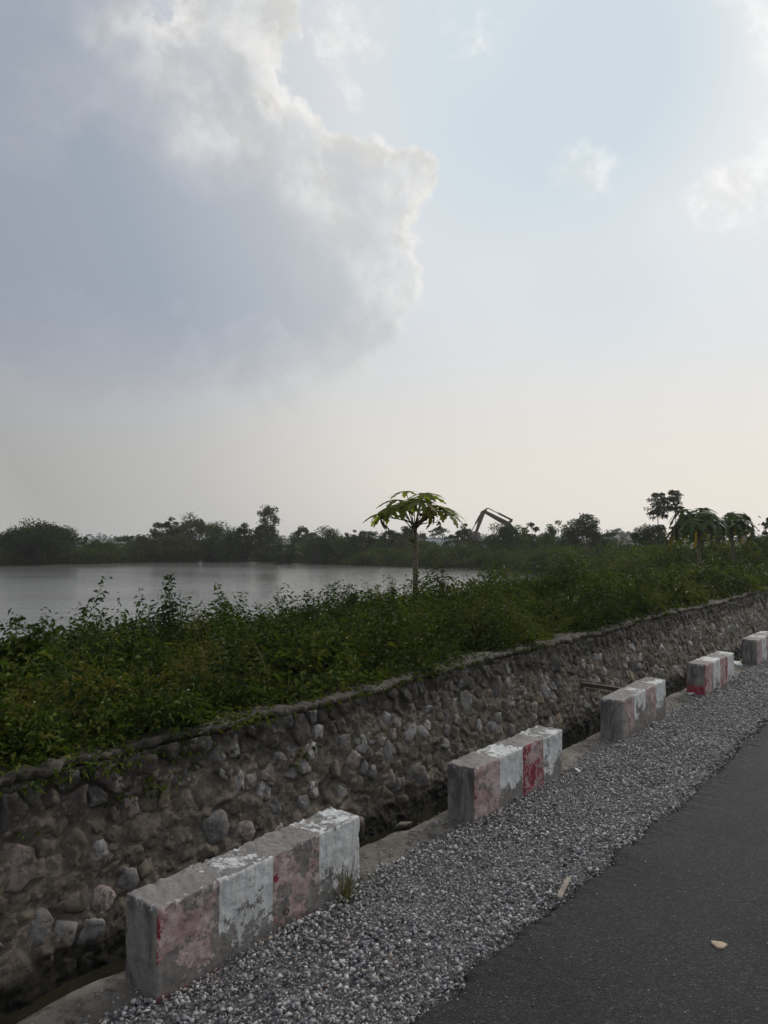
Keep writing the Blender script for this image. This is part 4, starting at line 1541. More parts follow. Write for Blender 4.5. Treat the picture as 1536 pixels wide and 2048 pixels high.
LV = [(180, 20, .62, .46, 0, .42), (205, 32, .64, .46, 0, .38), (158, 38, .66, .46, 0, .38), (120, 56, .66, .48, 0, .35), (90, 66, .66, .48, 0, .35),
      (250, 56, .66, .48, 0, .35), (285, 50, .64, .46, 0, .35), (330, 34, .64, .46, 0, .38), (8, 30, .68, .46, 0, .42), (38, 44, .66, .48, 0, .35), (62, 56, .66, .46, 0, .35),
      (228, 46, .64, .46, 0, .35), (346, 20, .68, .44, 0, .42), (310, 72, .64, .46, 0, .3), (20, 74, .66, .46, 0, .3), (140, 74, .70, .46, 0, .3), (190, 62, .66, .46, 0, .35), (350, 52, .62, .46, 0, .35),
      (186, 10, .68, .28, 2, .7), (312, 28, .52, .32, 2, .7), (300, 36, .55, .30, 1, .5), (352, 8, .50, .20, 2, .7)]
papaya('single papaya tree with umbrella crown of lobed leaves, standing alone before the pond', 829, -6.5, None, 1210, 1046, 970, 97, LV,
       [(-.055, -.075, -.20, .05, .085)], 11, M_pap, 11.5, .012)
r = np.random.default_rng(5)


def lv_droopy(k, yel):
    res = []
    for i in range(k):
        e_ = r.uniform(5, 60)
        mt = 1 if (i < yel) else (3 if r.random() < .75 else 0)
        res.append((360 * i / k * 2.4 + r.uniform(-12, 12), e_ if mt != 1 else r.uniform(-10, 12), r.uniform(.42, .62), r.uniform(.46, .58), mt, r.uniform(.4, .75)))
    return res


papaya('papaya tree with drooping yellowing lower leaves, left of the pair at the right', 1397, None, 21.5, 1150, 1050, 1015, 74, lv_droopy(28, 6), [(-.06, -.06, -.12, .05, .08), (.07, -.05, -.16, .05, .08)], 13, M_pap_d, 8)
papaya('papaya tree with dark drooping leaves, right of the pair at the right', 1464, None, 25, 1120, 1056, 1030, 60, lv_droopy(26, 3), [(-.05, -.06, -.12, .05, .08)], 14, M_pap_d, 6)

# banana plants
M_ban = leaf_mat('banana_leaf', [(.030, .052, .014), (.05, .082, .02), (.075, .10, .028)], .4, 1.0)
M_ban_s = plain_mat('banana_stem', (.05, .06, .025), (.10, .10, .05), 6, .7, .3, .2)


def banana(label, px, d, H, leaves, seed):
    r = np.random.default_rng(seed)
    b = at(px, None, d)
    root = tag(empty('banana_plant', b), label, 'banana plant')
    Geo().tube([(0, 0, -.05), (0, 0, H * .3), (.02, 0, H * .62)], [.12, .10, .06], 10).build('stem', M_ban_s, root, smooth=True)
    for az, elv, ln, w in leaves:
        a = R(az)
        V, F = [], []
        nS = 10
        for i in range(nS + 1):
            f = i / nS
            ang = R(elv) - R(70) * f ** 1.5 * (1 - elv / 120)
            px_ = ln * f * math.cos(R(elv) - R(45) * f * (1 - elv / 110))
            pz_ = H * .58 + ln * f * math.sin(R(elv) - R(45) * f * (1 - elv / 110))
            ww = w * math.sin(math.pi * min(1, (.06 + f * .94)) ** .75) * (1 if i % 3 else .86)
            for sg_ in (-1, 0, 1):
                V.append((px_ * math.cos(a) - sg_ * ww * math.sin(a), px_ * math.sin(a) + sg_ * ww * math.cos(a), pz_ - abs(sg_) * ww * .35))
        for i in range(nS):
            q = i * 3
            F += [(q, q + 1, q + 4, q + 3), (q + 1, q + 2, q + 5, q + 4)]
        Geo().add(V, F).build('leaf', M_ban, root, smooth=True)
    return root


banana('banana plant with one leaf sticking up behind the papaya pair', 1402, 27, 2.6, [(60, 78, 1.25, .16), (170, 55, 1.2, .2), (300, 35, 1.3, .2), (10, 25, 1.2, .2), (120, 30, 1.2, .2), (230, 40, 1.1, .2), (350, 62, 1.0, .05)], 3)
banana('dark banana plant on the far bank right of the tall open tree', 582, 67, 3.0, [(0, 50, 1.6, .3), (60, 60, 1.5, .3), (140, 40, 1.7, .3), (200, 55, 1.5, .3), (270, 30, 1.6, .3), (320, 45, 1.6, .3), (170, 15, 1.5, .3), (20, 15, 1.6, .3)], 4)


# ================================================================== trees on the far bank
def tree(name, label, px, d, py_top, hw, m, seed, n=2600, leaf=.15, crown=(.25, 1.0), clumps=26, open_=0.0, wr=.55, flat=1.0, cat='tree', group='trees and bushes round the pond', trunk=.06, clump_r=None):
    r = np.random.default_rng(3000 + seed)
    b = at(px, None, d)
    H = z_at(py_top, b.y) - b.z
    Rw = hw * d / 1500
    root = tag(empty(name, b), label, cat, group)
    G = Geo()
    zc0, zc1 = H * crown[0], H * crown[1]
    fork = np.array([r.normal(0, .05 * Rw), r.normal(0, .05 * Rw), zc0 + .2 * (zc1 - zc0)])
    G.tube([(0, 0, -.1), (fork[0] * .5, fork[1] * .5, fork[2] * .5), tuple(fork)], [trunk * 1.2, trunk, trunk * .8], 7)
    B, D = [], []
    n = int(n * 1.8)
    leaf = leaf * 1.12
    cr = clump_r or Rw * (.27 - .09 * open_)
    clumps = int(clumps * 1.9)
    for k in range(clumps):
        v = r.normal(size=3)
        v /= np.linalg.norm(v)
        v *= r.uniform(.45, 1.0) ** .6
        c = np.array([v[0] * (Rw - cr * .6), v[1] * (Rw - cr * .6), (zc0 + zc1) / 2 + v[2] * ((zc1 - zc0) / 2 - cr * .45 * flat)])
        c[2] += r.normal(0, .05 * H)
        c[2] = min(c[2], zc1 - cr * .3)
        mid = (fork + c) / 2 + r.normal(0, .06 * Rw, 3)
        G.tube([tuple(fork), tuple(mid), tuple(c)], [trunk * .5, trunk * .32, trunk * .12], 5, cap=False)
        nl = int(n / clumps * r.uniform(.6, 1.4))
        q = r.normal(size=(nl, 3))
        q /= np.linalg.norm(q, axis=1, keepdims=True)
        q *= (r.random((nl, 1)) ** .45) * cr * r.uniform(.6, 1.3)
        q[:, 2] *= .62 * flat
        stray = r.random(nl) < .05
        q[stray] *= r.uniform(1.1, 1.6, (stray.sum(), 1))
        B.append(c + q)
        D.append(q / cr + r.normal(0, .5, (nl, 3)) + np.array([0, 0, .15]))
    G.build('trunk', M_bark, root, smooth=True)
    B, D = map(np.concatenate, (B, D))
    B[:, 2] = np.maximum(B[:, 2], .05)
    L = leaf * r.uniform(.6, 1.35, len(B))
    V_, F_ = leaf_soup(B, D, L, L * wr, r)
    mk('crown', V_, F_, m, root)
    return root


tree('round_tree', 'large dark round tree at the far left of the pond', 84, 64, 1040, 76, M_tree_d, 1, 9500, .17, (.08, 1.0), 50)
tree('round_tree', 'dark tree cut off by the left edge, behind the large round tree', -6, 66, 1060, 46, M_tree_d, 2, 3200, .16, (.1, 1), 22)
tree('bush', 'low bush right of the large dark round tree', 200, 69, 1076, 36, M_tree_m, 3, 2600, .15, (.05, 1), 22, cat='bush')
tree('slim_tree', 'slim sapling between the round tree and the low bush', 168, 70, 1068, 12, M_tree_d, 4, 500, .13, (.3, 1), 9, .6)
tree('slim_tree', 'hazy feathery tree behind the low bushes left of centre', 251, 96, 1066, 22, M_tree_m, 5, 1300, .2, (.1, 1), 14, .4)
tree('bush', 'pale green bush left of the wide tree group', 288, 74, 1070, 36, M_tree_o, 6, 2600, .15, (.05, 1), 22, cat='bush')
tree('open_tree', 'open crowned tree at the left end of the wide tree group', 331, 73, 1034, 32, M_tree_d, 7, 1500, .17, (.3, 1), 22, .7)
tree('broad_tree', 'broad olive tree in the middle of the wide tree group', 392, 75, 1030, 58, M_tree_o, 8, 5600, .16, (.1, 1), 40, .25)
tree('bush', 'thick olive bush in front of the broad olive tree', 350, 71, 1060, 58, M_tree_o, 9, 4200, .15, (.03, .98), 34, cat='bush')
tree('broad_tree', 'dark tree right of the broad olive tree', 446, 73, 1047, 46, M_tree_m, 10, 4200, .16, (.08, 1), 34, .15)
tree('broad_tree', 'dark tree between the wide group and the tall open tree', 488, 72, 1046, 34, M_tree_d, 11, 2800, .16, (.1, 1), 24, .2)
tree('open_tree', 'tallest far tree with open airy crown', 531, 72, 1010, 31, M_tree_d, 12, 1500, .17, (.36, 1), 26, .95, clump_r=.42)
tree('bush', 'dark bush under the tallest open tree', 535, 71, 1056, 34, M_tree_d, 13, 2400, .15, (.04, 1), 22, cat='bush')
tree('small_tree', 'small rounded hazy tree right of the banana plant', 606, 84, 1054, 26, M_tree_m, 14, 1700, .17, (.2, 1), 18, .4)
tree('bush', 'rounded dark bush, first of the three left of the papaya crown', 656, 67, 1056, 42, M_tree_m, 15, 3000, .14, (.05, 1), 26, .15, cat='bush')
tree('bush', 'dark bush with a taller left shoot below the left of the papaya crown', 727, 66, 1057, 38, M_tree_d, 16, 2800, .14, (.05, 1), 24, .1, cat='bush')
tree('slim_tree', 'slim shoot rising left of the dark bush below the papaya crown', 702, 67, 1053, 12, M_tree_d, 17, 500, .12, (.2, 1), 8, .6)
tree('bush', 'dark bush directly left of the papaya trunk on the far bank', 778, 69, 1052, 32, M_tree_d, 18, 2200, .14, (.05, 1), 22, .2, cat='bush')
tree('small_tree', 'dark tree hidden behind the papaya trunk', 815, 75, 1044, 23, M_tree_d, 19, 2200, .15, (.1, 1), 18, .2)
tree('small_tree', 'bluish hazy tree just right of the papaya trunk', 843, 112, 1064, 20, M_tree_m, 20, 1300, .2, (.05, 1), 14, .2)
tree('umbrella_tree', 'faint flat topped tree behind the grey roofed building', 878, 150, 1053, 20, M_tree_m, 21, 700, .28, (.55, 1), 14, .8, flat=.6)
tree('small_tree', 'small dark tree left of the excavator stick', 926, 72, 1047, 16, M_tree_d, 22, 1100, .15, (.35, 1), 14, .5)
tree('bush', 'low dark bush below the small tree left of the excavator', 906, 70, 1068, 22, M_tree_d, 23, 1500, .14, (.05, 1), 16, .2, cat='bush')
tree('bush', 'low bush at the foot of the excavator stick', 948, 66, 1078, 24, M_tree_d, 24, 1600, .13, (.05, 1), 16, .2, cat='bush')
tree('broad_bush', 'big green bush hiding the foot of the excavator boom', 1013, 56, 1045, 46, M_tree_m, 25, 4600, .13, (.04, 1), 34, .15, cat='bush')
tree('small_tree', 'thin leaved tree right of the big green bush', 1066, 60, 1048, 34, M_tree_m, 26, 1700, .16, (.1, 1), 18, .5)
tree('small_tree', 'wispy tree left of the dense dark conical tree', 1114, 62, 1042, 32, M_tree_m, 27, 1500, .13, (.1, 1), 22, .6)
tree('dense_tree', 'dense dark conical tree right of centre beyond the pond', 1167, 55, 1031, 44, M_tree_d, 28, 4600, .13, (.06, 1), 36, .2)
tree('small_tree', 'small feathery tree right of the dense conical tree', 1216, 58, 1060, 24, M_tree_m, 29, 900, .12, (.1, 1), 12, .5)
tree('dense_tree', 'dark bushy tree below the tufted tree at the right', 1302, 44, 1038, 44, M_tree_d, 30, 4200, .11, (.06, 1), 36, .25)
tree('tufted_tree', 'thin stemmed tree with flat leaf tufts above the dark bushy tree', 1316, 46, 988, 24, M_tree_d, 31, 800, .16, (.68, 1), 22, .75, .32, .55, trunk=.03)
tree('tufted_tree', 'thin tree with a leaf tuft just right of the taller thin stemmed tree', 1351, 46.5, 983, 18, M_tree_d, 32, 560, .16, (.74, 1), 16, .75, .32, .55, trunk=.028)
tree('bush', 'green shrub filling the right edge behind the papaya pair', 1522, 30, 1068, 38, M_tree_m, 33, 3200, .08, (.03, 1), 26, .1, cat='bush')
tree('slim_tree', 'dark branchy sapling at the right edge of the picture', 1540, 33, 1034, 16, M_tree_d, 34, 500, .1, (.35, 1), 9, .6)
tree('bush', 'leafy bush behind the weeds left of the papaya pair', 1345, 30, 1088, 40, M_tree_m, 35, 2600, .08, (.03, 1), 22, .1, cat='bush')
tree('bush', 'scrubby bush at the pond corner right of the water', 1090, 46, 1098, 46, M_tree_m, 36, 2600, .10, (.03, 1), 24, .2, cat='bush')
tree('bush', 'scrubby bush on the right bank below the dense conical tree', 1195, 42, 1098, 50, M_tree_d, 37, 2800, .10, (.03, 1), 24, .2, cat='bush')
for i, (px, d, top, hw, mt, lab) in enumerate(((566, 66, 1074, 26, M_tree_d, 'low bush at the foot of the far banana plant'), (630, 66, 1072, 30, M_tree_m, 'low green bush between the banana plant and the first rounded bush'),
                                                (690, 65, 1072, 28, M_tree_m, 'low bush between the first rounded bush and the slim shoot'), (752, 66, 1070, 26, M_tree_m, 'low green bush below the left end of the papaya crown'),
                                                (800, 64, 1074, 26, M_tree_o, 'olive bush on the far shore touching the papaya trunk'), (855, 64, 1080, 30, M_tree_m, 'low bush in front of the grey roofed building'),
                                                (978, 62, 1072, 26, M_tree_m, 'bush left of the big green bush by the excavator'), (1045, 58, 1066, 28, M_tree_d, 'dark bush touching the right side of the big green bush'),
                                                (1095, 60, 1066, 26, M_tree_m, 'bush below the wispy tree beyond the pond'), (1135, 57, 1070, 26, M_tree_d, 'dark bush at the left foot of the dense conical tree'),
                                                (1205, 54, 1078, 26, M_tree_d, 'dark bush at the right foot of the dense conical tree'), (1250, 50, 1084, 30, M_tree_m, 'low bush in front of the pale bare field'),
                                                (1440, 33, 1082, 36, M_tree_m, 'leafy bush behind the trunks of the papaya pair'))):
    tree('bush', lab, px, d, top, hw, mt, 80 + i, 1500, .13, (.03, 1), 16, .15, cat='bush')
for i, (px, d, top, hw, lab) in enumerate(((1236, 210, 1056, 16, 'faint far tree in the gap right of the feathery tree'), (1258, 215, 1060, 14, 'faint far tree left of the tufted tree'),
                                            (1216, 220, 1063, 14, 'faint far tree behind the small feathery tree'), (628, 190, 1066, 16, 'faint far tree right of the small hazy tree'),
                                            (1090, 200, 1062, 18, 'faint far tree right of the excavator'), (950, 180, 1062, 16, 'faint far tree behind the excavator stick'),
                                            (1490, 160, 1062, 22, 'faint far tree behind the right papaya tree'))):
    tree('far_tree', lab, px, d, top, hw, M_far, 60 + i, 900, .34, (.1, 1), 14, .3)

# far wood along the horizon, reads as one mass
r = np.random.default_rng(88)
n_ = 9000
a_ = r.uniform(-.62, .62, n_)
d_ = r.uniform(300, 480, n_)
hgt = 2.0 + 2.3 * (fbm(a_ * 40, d_ * .01, 0, 88, 4) + .5)
P = np.stack([d_ * a_, d_, -.4 + np.maximum(hgt, .6) * r.random(n_) ** .7], 1)
D = r.normal(0, 1, (n_, 3))
L = r.uniform(.7, 1.5, n_)
V_, F_ = leaf_soup(P, D, L, L * .7, r)
tag(mk('far_wood', V_, F_, M_far), 'faint bluish line of far trees along the horizon', 'trees', kind='stuff')

# reeds and undergrowth along the far shore
r = np.random.default_rng(99)
shore = []
for (x0, y0), (x1, y1) in zip(POND[:14], POND[1:15]):
    L_ = math.hypot(x1 - x0, y1 - y0)
    k = int(L_ * 620)
    f = r.random(k)
    nx_, ny_ = -(y1 - y0) / L_, (x1 - x0) / L_
    off = .2 + r.random(k) ** 1.3 * 6.0
    shore.append(np.stack([x0 + (x1 - x0) * f + nx_ * off, y0 + (y1 - y0) * f + ny_ * off, off], 1))
Q = np.concatenate(shore)
Xs, Ys, off = Q.T
keep = (pond_sd(Xs, Ys) < -.1) & (np.abs(Xs) < Ys * .58 + 2)
Xs, Ys, off = Xs[keep], Ys[keep], off[keep]
ss, tt = Xs * CS - Ys * SN, Xs * SN + Ys * CS
gz_ = ground_z(ss, tt)
hh = (.80 + .65 * fbm(Xs * .5, Ys * .5, 0, 111, 3) + .25 * np.clip(off / 4, 0, 1)) * r.uniform(.6, 1.3, len(Xs))
hh = np.maximum(hh, .2)
isb = vnoise(Xs * .22, Ys * .22, 0, 113) + r.normal(0, .3, len(Xs)) > .5
V1, F1 = blade_soup(np.stack([Xs, Ys, gz_], 1)[isb], hh[isb], np.full(isb.sum(), .05), r.uniform(.2, .9, isb.sum()), r, 3)
tag(mk('shore_reeds', V1, F1, M_reed), 'green reeds and long grass lining the far shore of the pond', 'reeds', kind='stuff')
nb = ~isb
k = nb.sum()
rep = 4
Bq = np.repeat(np.stack([Xs, Ys, gz_], 1)[nb], rep, 0)
hq = np.repeat(hh[nb], rep)
Bq[:, 2] += hq * r.random(k * rep) ** .7
Bq[:, :2] += r.normal(0, .12, (k * rep, 2))
Lq = r.uniform(.10, .20, k * rep)
V2, F2 = leaf_soup(Bq, r.normal(0, 1, (k * rep, 3)) + np.array([0, 0, .3]), Lq, Lq * .5, r)
tag(mk('shore_undergrowth', V2, F2, M_weed), 'low leafy undergrowth along the far shore among the reeds', 'undergrowth', kind='stuff')

# scrub over the land right of the pond and beyond the banks
n_ = 26000
yy = 14 + 75 * r.random(n_) ** .8
xx = yy * r.uniform(-.62, .62, n_)
ss, tt = xx * CS - yy * SN, xx * SN + yy * CS
ok = (pond_sd(xx, yy) < -.5) & (ss < -8.0) & ~((xx > 18.5) & (xx < 54) & (yy > 65))
xx, yy, ss, tt = xx[ok], yy[ok], ss[ok], tt[ok]
gz_ = ground_z(ss, tt)
k = len(xx)
hq = (.55 + .5 * fbm(xx * .3, yy * .3, 0, 121, 3)) * r.uniform(.5, 1.3, k)
rep = 5
Bq = np.repeat(np.stack([xx, yy, gz_], 1), rep, 0)
hq = np.repeat(np.maximum(hq, .12), rep)
Bq[:, 2] += hq * r.random(k * rep) ** .7
Bq[:, :2] += r.normal(0, .15, (k * rep, 2))
Lq = r.uniform(.06, .12, k * rep) * np.clip(Bq[:, 1] / 35, .7, 1.8)
V2, F2 = leaf_soup(Bq, r.normal(0, 1, (k * rep, 3)) + np.array([0, 0, .3]), Lq, Lq * .45, r)
tag(mk('scrub', V2, F2, M_tree_o), 'low scrub covering the land beyond the pond', 'scrub', kind='stuff')

# ================================================================== excavator beyond the far bank
def paint_mat(name, c1, c2, rough=.55):
    m, n = mat(name)
    o = n.obj()
    c = n.mix(n.mr(n.noise(o, 2.5, 7, .65), .4, .65), c1, c2)
    n.out(n.pbsdf(c, rough, .4))
    return m


M_exc = paint_mat('dusty_yellow_paint', (.07, .05, .024), (.05, .041, .028))
M_excd = paint_mat('dark_grey_machine_paint', (.03, .03, .03), (.07, .062, .05))
M_cream = paint_mat('cream_machine_paint', (.55, .45, .33), (.45, .38, .28))
M_chrome = paint_mat('steel_piston_rod', (.35, .35, .35), (.25, .25, .25), .35)
M_glass = paint_mat('dark_cab_glass', (.03, .04, .045), (.04, .05, .055), .08)
ED = 75.0
eb = at(1062, None, ED)
eb.z -= .45
ex = tag(empty('excavator', eb), 'yellow excavator with raised boom and hanging stick behind the big green bush', 'excavator')


def exz(py):
    return z_at(py, ED) - eb.z


def exx(px):
    return (px - 768) / 1500 * ED - eb.x


for sy in (-1, 1):
    prof = [(-1.9, .35), (-1.6, .08), (1.6, .08), (1.9, .35), (1.9, .55), (1.6, .85), (-1.6, .85), (-1.9, .55)]
    tr = Geo().prism(prof, sy * 1.15 - .28, sy * 1.15 + .28).build('track', M_excd, ex, bevel=.04)
    for i in range(5):
        G = Geo()
        V, F = [], []
        for k in range(12):
            a = 2 * math.pi * k / 12
            V += [(-1.2 + .6 * i + .2 * math.cos(a), sy * 1.15 - .31, .38 + .2 * math.sin(a)), (-1.2 + .6 * i + .2 * math.cos(a), sy * 1.15 + .31, .38 + .2 * math.sin(a))]
        F = [tuple(range(0, 24, 2)), tuple(range(1, 24, 2))[::-1]] + [(2 * k, 2 * k + 1, (2 * k + 3) % 24, (2 * k + 2) % 24) for k in range(12)]
        G.add(V, F).build('roller', M_excd, tr)
Geo().prism([(-1.2, .9), (1.3, .9), (1.3, 1.05), (-1.2, 1.05)], -.7, .7).build('turntable', M_excd, ex, bevel=.02)
Geo().prism([(-1.1, 1.06), (1.5, 1.06), (1.5, 1.75), (-.1, 1.8), (-1.1, 1.6)], -1.25, 1.25).build('engine_house', M_exc, ex, bevel=.05)
Geo().prism([(1.51, 1.06), (2.15, 1.15), (2.3, 1.5), (2.2, 1.95), (1.51, 2.0)], -1.25, 1.25).build('counterweight', M_cream, ex, bevel=.07)
cab = Geo().prism([(-1.35, 1.1), (-.05, 1.1), (-.05, 2.55), (-.9, 2.55), (-1.25, 1.9)], -1.3, -.4).build('cab', M_cream, ex, bevel=.04)
Geo().prism([(-1.08, 1.75), (-.2, 1.75), (-.2, 2.4), (-.84, 2.4)], -1.315, -1.302).build('side_window', M_glass, cab)
Geo().prism([(-.2, 2.6), (1.0, 2.6), (1.0, 2.66), (-.2, 2.66)], .2, .9).build('exhaust_cover', M_excd, ex)
tip = (exx(969), exz(1023))
foot = (-.35, 1.45)
kn = (exx(1018), exz(1050))


def beam(a, b, wa, wb, off=0.0):
    dx, dz = b[0] - a[0], b[1] - a[1]
    l = math.hypot(dx, dz)
    nx, nz = -dz / l, dx / l
    return [(a[0] + nx * wa, a[1] + nz * wa), (b[0] + nx * wb, b[1] + nz * wb), (b[0] - nx * wb, b[1] - nz * wb), (a[0] - nx * wa, a[1] - nz * wa)]


# boom: bent box girder
dx1, dz1 = kn[0] - foot[0], kn[1] - foot[1]
prof = [(foot[0] + .12, foot[1] - .16), (foot[0] + .12, foot[1] + .2), (kn[0] + .09, kn[1] + .26), (tip[0] + .08, tip[1] + .12), (tip[0] - .14, tip[1] + .02), (tip[0] - .05, tip[1] - .14), (kn[0] - .09, kn[1] - .24)]
bo = Geo().prism(prof, -.22, .22).build('boom', M_exc, ex, bevel=.03)
sk_end = (exx(948), exz(1076))
sk_top = (tip[0] + .32, tip[1] + .36)
st_k = Geo().prism([(sk_top[0] + .05, sk_top[1] + .06), (tip[0] - .02, tip[1] - .38), (sk_end[0] + .12, sk_end[1]), (sk_end[0] - .10, sk_end[1] - .06), (tip[0] - .36, tip[1] - .02)], -.17, .17).build('stick', M_exc, ex, bevel=.03)
# stick cylinder along the top of the boom
ca_ = (kn[0] + .25, kn[1] + .52)
cm_ = (ca_[0] + (sk_top[0] - ca_[0]) * .55, ca_[1] + (sk_top[1] - ca_[1]) * .55)
cyl = Geo().tube([(ca_[0], 0, ca_[1]), (cm_[0], 0, cm_[1])], [.10, .10], 10).build('stick_cylinder', M_excd, ex, smooth=True)
Geo().tube([(cm_[0], 0, cm_[1]), (sk_top[0], 0, sk_top[1])], [.055, .055], 8).build('piston_rod', M_chrome, cyl, smooth=True)
Geo().prism([(ca_[0] + .14, ca_[1] + .08), (ca_[0] - .1, ca_[1] + .06), (kn[0] - .1, kn[1] + .25), (kn[0] + .3, kn[1] + .25)], -.1, .1).build('cylinder_bracket', M_exc, bo)
b0 = (tip[0] - .42, tip[1] - .35)
b1_ = (sk_end[0] - .32, sk_end[1] + .55)
cyl = Geo().tube([(b0[0], 0, b0[1]), ((b0[0] + b1_[0]) / 2, 0, (b0[1] + b1_[1]) / 2)], [.09, .09], 10).build('bucket_cylinder', M_excd, ex, smooth=True)
Geo().tube([((b0[0] + b1_[0]) / 2, 0, (b0[1] + b1_[1]) / 2), (b1_[0], 0, b1_[1])], [.05, .05], 8).build('piston_rod', M_chrome, cyl, smooth=True)
for sy in (-1, 1):
    q0, q1 = (.1, 1.2), (foot[0] + dx1 * .62, foot[1] + dz1 * .62)
    cyl = Geo().tube([(q0[0] - .4, sy * .32, q0[1]), ((q0[0] + q1[0]) / 2, sy * .32, (q0[1] + q1[1]) / 2)], [.1, .1], 10).build('boom_cylinder', M_excd, ex, smooth=True)
    Geo().tube([((q0[0] + q1[0]) / 2, sy * .32, (q0[1] + q1[1]) / 2), (q1[0], sy * .32, q1[1])], [.055, .055], 8).build('piston_rod', M_chrome, cyl, smooth=True)
bk = [(sk_end[0] - .3, sk_end[1] + .2), (sk_end[0] + .15, sk_end[1] + .1), (sk_end[0] + .55, sk_end[1] - .3), (sk_end[0] + .75, sk_end[1] - .85), (sk_end[0] + .55, sk_end[1] - 1.15), (sk_end[0] + .1, sk_end[1] - 1.15), (sk_end[0] - .2, sk_end[1] - .75)]
Geo().prism(bk, -.5, .5).build('bucket', M_excd, ex, bevel=.03)
Geo().prism(beam((b1_[0], b1_[1]), (sk_end[0] - .22, sk_end[1] + .1), .06, .06), -.2, .2).build('bucket_link', M_excd, ex)

# ================================================================== far buildings
M_tin = plain_mat('grey_sheet_roof', (.14, .17, .185), (.20, .225, .24), 1.0, .6, .3, .1)
M_plaster = plain_mat('pale_plaster', (.20, .20, .20), (.28, .275, .26), .8, .9, .2, .1)
M_dark = plain_mat('dark_opening', (.02, .02, .02), (.035, .035, .035), 2, .8, .2, 0)
hb_ = at(880, None, 120)
hb_.z -= .7
hs_ = tag(empty('farm_building', hb_, .25), 'low building with a wide grey hipped roof far behind the papaya tree', 'building')
Geo().box((-2.9, -2, 0), (2.9, 2, 1.5)).build('wall', M_plaster, hs_)
G = Geo().add([(-3.9, -2.8, 1.45), (3.9, -2.8, 1.45), (3.9, 2.8, 1.45), (-3.9, 2.8, 1.45), (-2.2, 0, 2.85), (2.2, 0, 2.85), (-3.9, -2.8, 1.38), (3.9, -2.8, 1.38), (3.9, 2.8, 1.38), (-3.9, 2.8, 1.38)],
              [(0, 1, 5, 4), (1, 2, 5), (2, 3, 4, 5), (3, 0, 4), (6, 7, 1, 0), (7, 8, 2, 1), (8, 9, 3, 2), (9, 6, 0, 3), (6, 9, 8, 7)])
rf = G.build('roof', M_tin, hs_)
Geo().tube([(-2.2, 0, 2.87), (2.2, 0, 2.87)], [.09, .09], 6).build('ridge_cap', M_tin, rf)
for x in (-1.8, 0, 1.8):
    Geo().box((x - .4, -2.03, .4), (x + .4, -2.005, 1.2)).build('window', M_dark, hs_)
Geo().box((.7, -2.03, 0), (1.2, -2.006, 1.25)).build('door', M_dark, hs_)

sb = at(236, None, 92)
sh = tag(empty('shed', sb, .2), 'tiny white walled shed between the bushes at the left of the far bank', 'shed')
Geo().box((-.6, -.7, 0), (.6, .7, 1.3)).build('wall', plain_mat('white_sheet', (.30, .33, .36), (.38, .40, .43), 2, .7, .3, .1), sh)
Geo().add([(-.95, -.85, 1.52), (.95, -.85, 1.52), (.95, .85, 1.75), (-.95, .85, 1.75), (-.95, -.85, 1.46), (.95, -.85, 1.46), (.95, .85, 1.69), (-.95, .85, 1.69)],
          [(0, 1, 2, 3), (7, 6, 5, 4), (4, 5, 1, 0), (5, 6, 2, 1), (6, 7, 3, 2), (7, 4, 0, 3)]).build('roof', M_tin, sh)
Geo().box((-.3, -.73, 0), (.25, -.705, 1.2)).build('door', M_dark, sh)

# ================================================================== small things by the road
M_wood = plain_mat('weathered_wood', (.17, .145, .115), (.29, .255, .21), 30, .85, .2, .6, 60, .004)
M_wood_d = plain_mat('dark_wet_wood', (.045, .032, .024), (.085, .06, .045), 20, .8, .25, .6, 60, .006)
M_white = plain_mat('white_plastic', (.50, .50, .47), (.60, .60, .57), 20, .6, .3, .1)
M_beige = plain_mat('beige_smear', (.36, .27, .19), (.46, .36, .26), 60, .85, .2, .4, 120, .003)


def slab(name, label, cat, px, py, L, Wd, T, rot, m, zb=0.0, bend=0.0, tilt_=(0, 0), jag=.1, seed=0):
    """a flat rough-edged piece lying at an image bearing on the ground plane"""
    r = np.random.default_rng(700 + seed)
    d = 1500 * (CAM_Z - zb) / (py - 1078)
    x = (px - 768) / 1500 * d
    N = 12
    V, F = [], []
    for i in range(N + 1):
        f = i / N
        w0, w1 = Wd / 2 * (1 + r.normal(0, jag)), Wd / 2 * (1 + r.normal(0, jag))
        if i in (0, N):
            w0 *= .8
            w1 *= .6
        for (yy_, zz_) in ((-w0, 0), (w1, 0), (w1, T), (-w0, T)):
            V.append(((f - .5) * L, yy_, zz_ + bend * math.sin(f * math.pi)))
    for i in range(N):
        a_ = i * 4
        for k in range(4):
            F.append((a_ + k, a_ + (k + 1) % 4, a_ + 4 + (k + 1) % 4, a_ + 4 + k))
    F += [(3, 2, 1, 0), (N * 4, N * 4 + 1, N * 4 + 2, N * 4 + 3)]
    o = Geo().add(V, F).build(name, m, loc=(x, d, zb), rotz=R(rot))
    o.rotation_euler.x, o.rotation_euler.y = R(tilt_[0]), R(tilt_[1])
    return tag(o, label, cat)


slab('wooden_stick', 'short weathered wooden stick lying on the gravel beside the asphalt', 'stick', 1122, 1765, .25, .023, .012, 66, M_wood, .010, .002, (4, 2), .06, 1)
slab('plastic_scrap', 'small white scrap lying beside the far end of the second block', 'scrap', 1146, 1535, .085, .025, .004, 118, M_white, .012, .012, (14, 0), .12, 2)
slab('tile_piece', 'pale slab of broken concrete between the fourth and farthest blocks', 'slab', 1471, 1327, .34, .09, .02, 70, M_white, .006, 0, (2, 0), .05, 3)
slab('plaster_scrap', 'thin pale strip of plaster in the gap behind the third block', 'scrap', 1378, 1385, .12, .04, .01, 40, M_white, .010, 0, (2, 0), .1, 4)

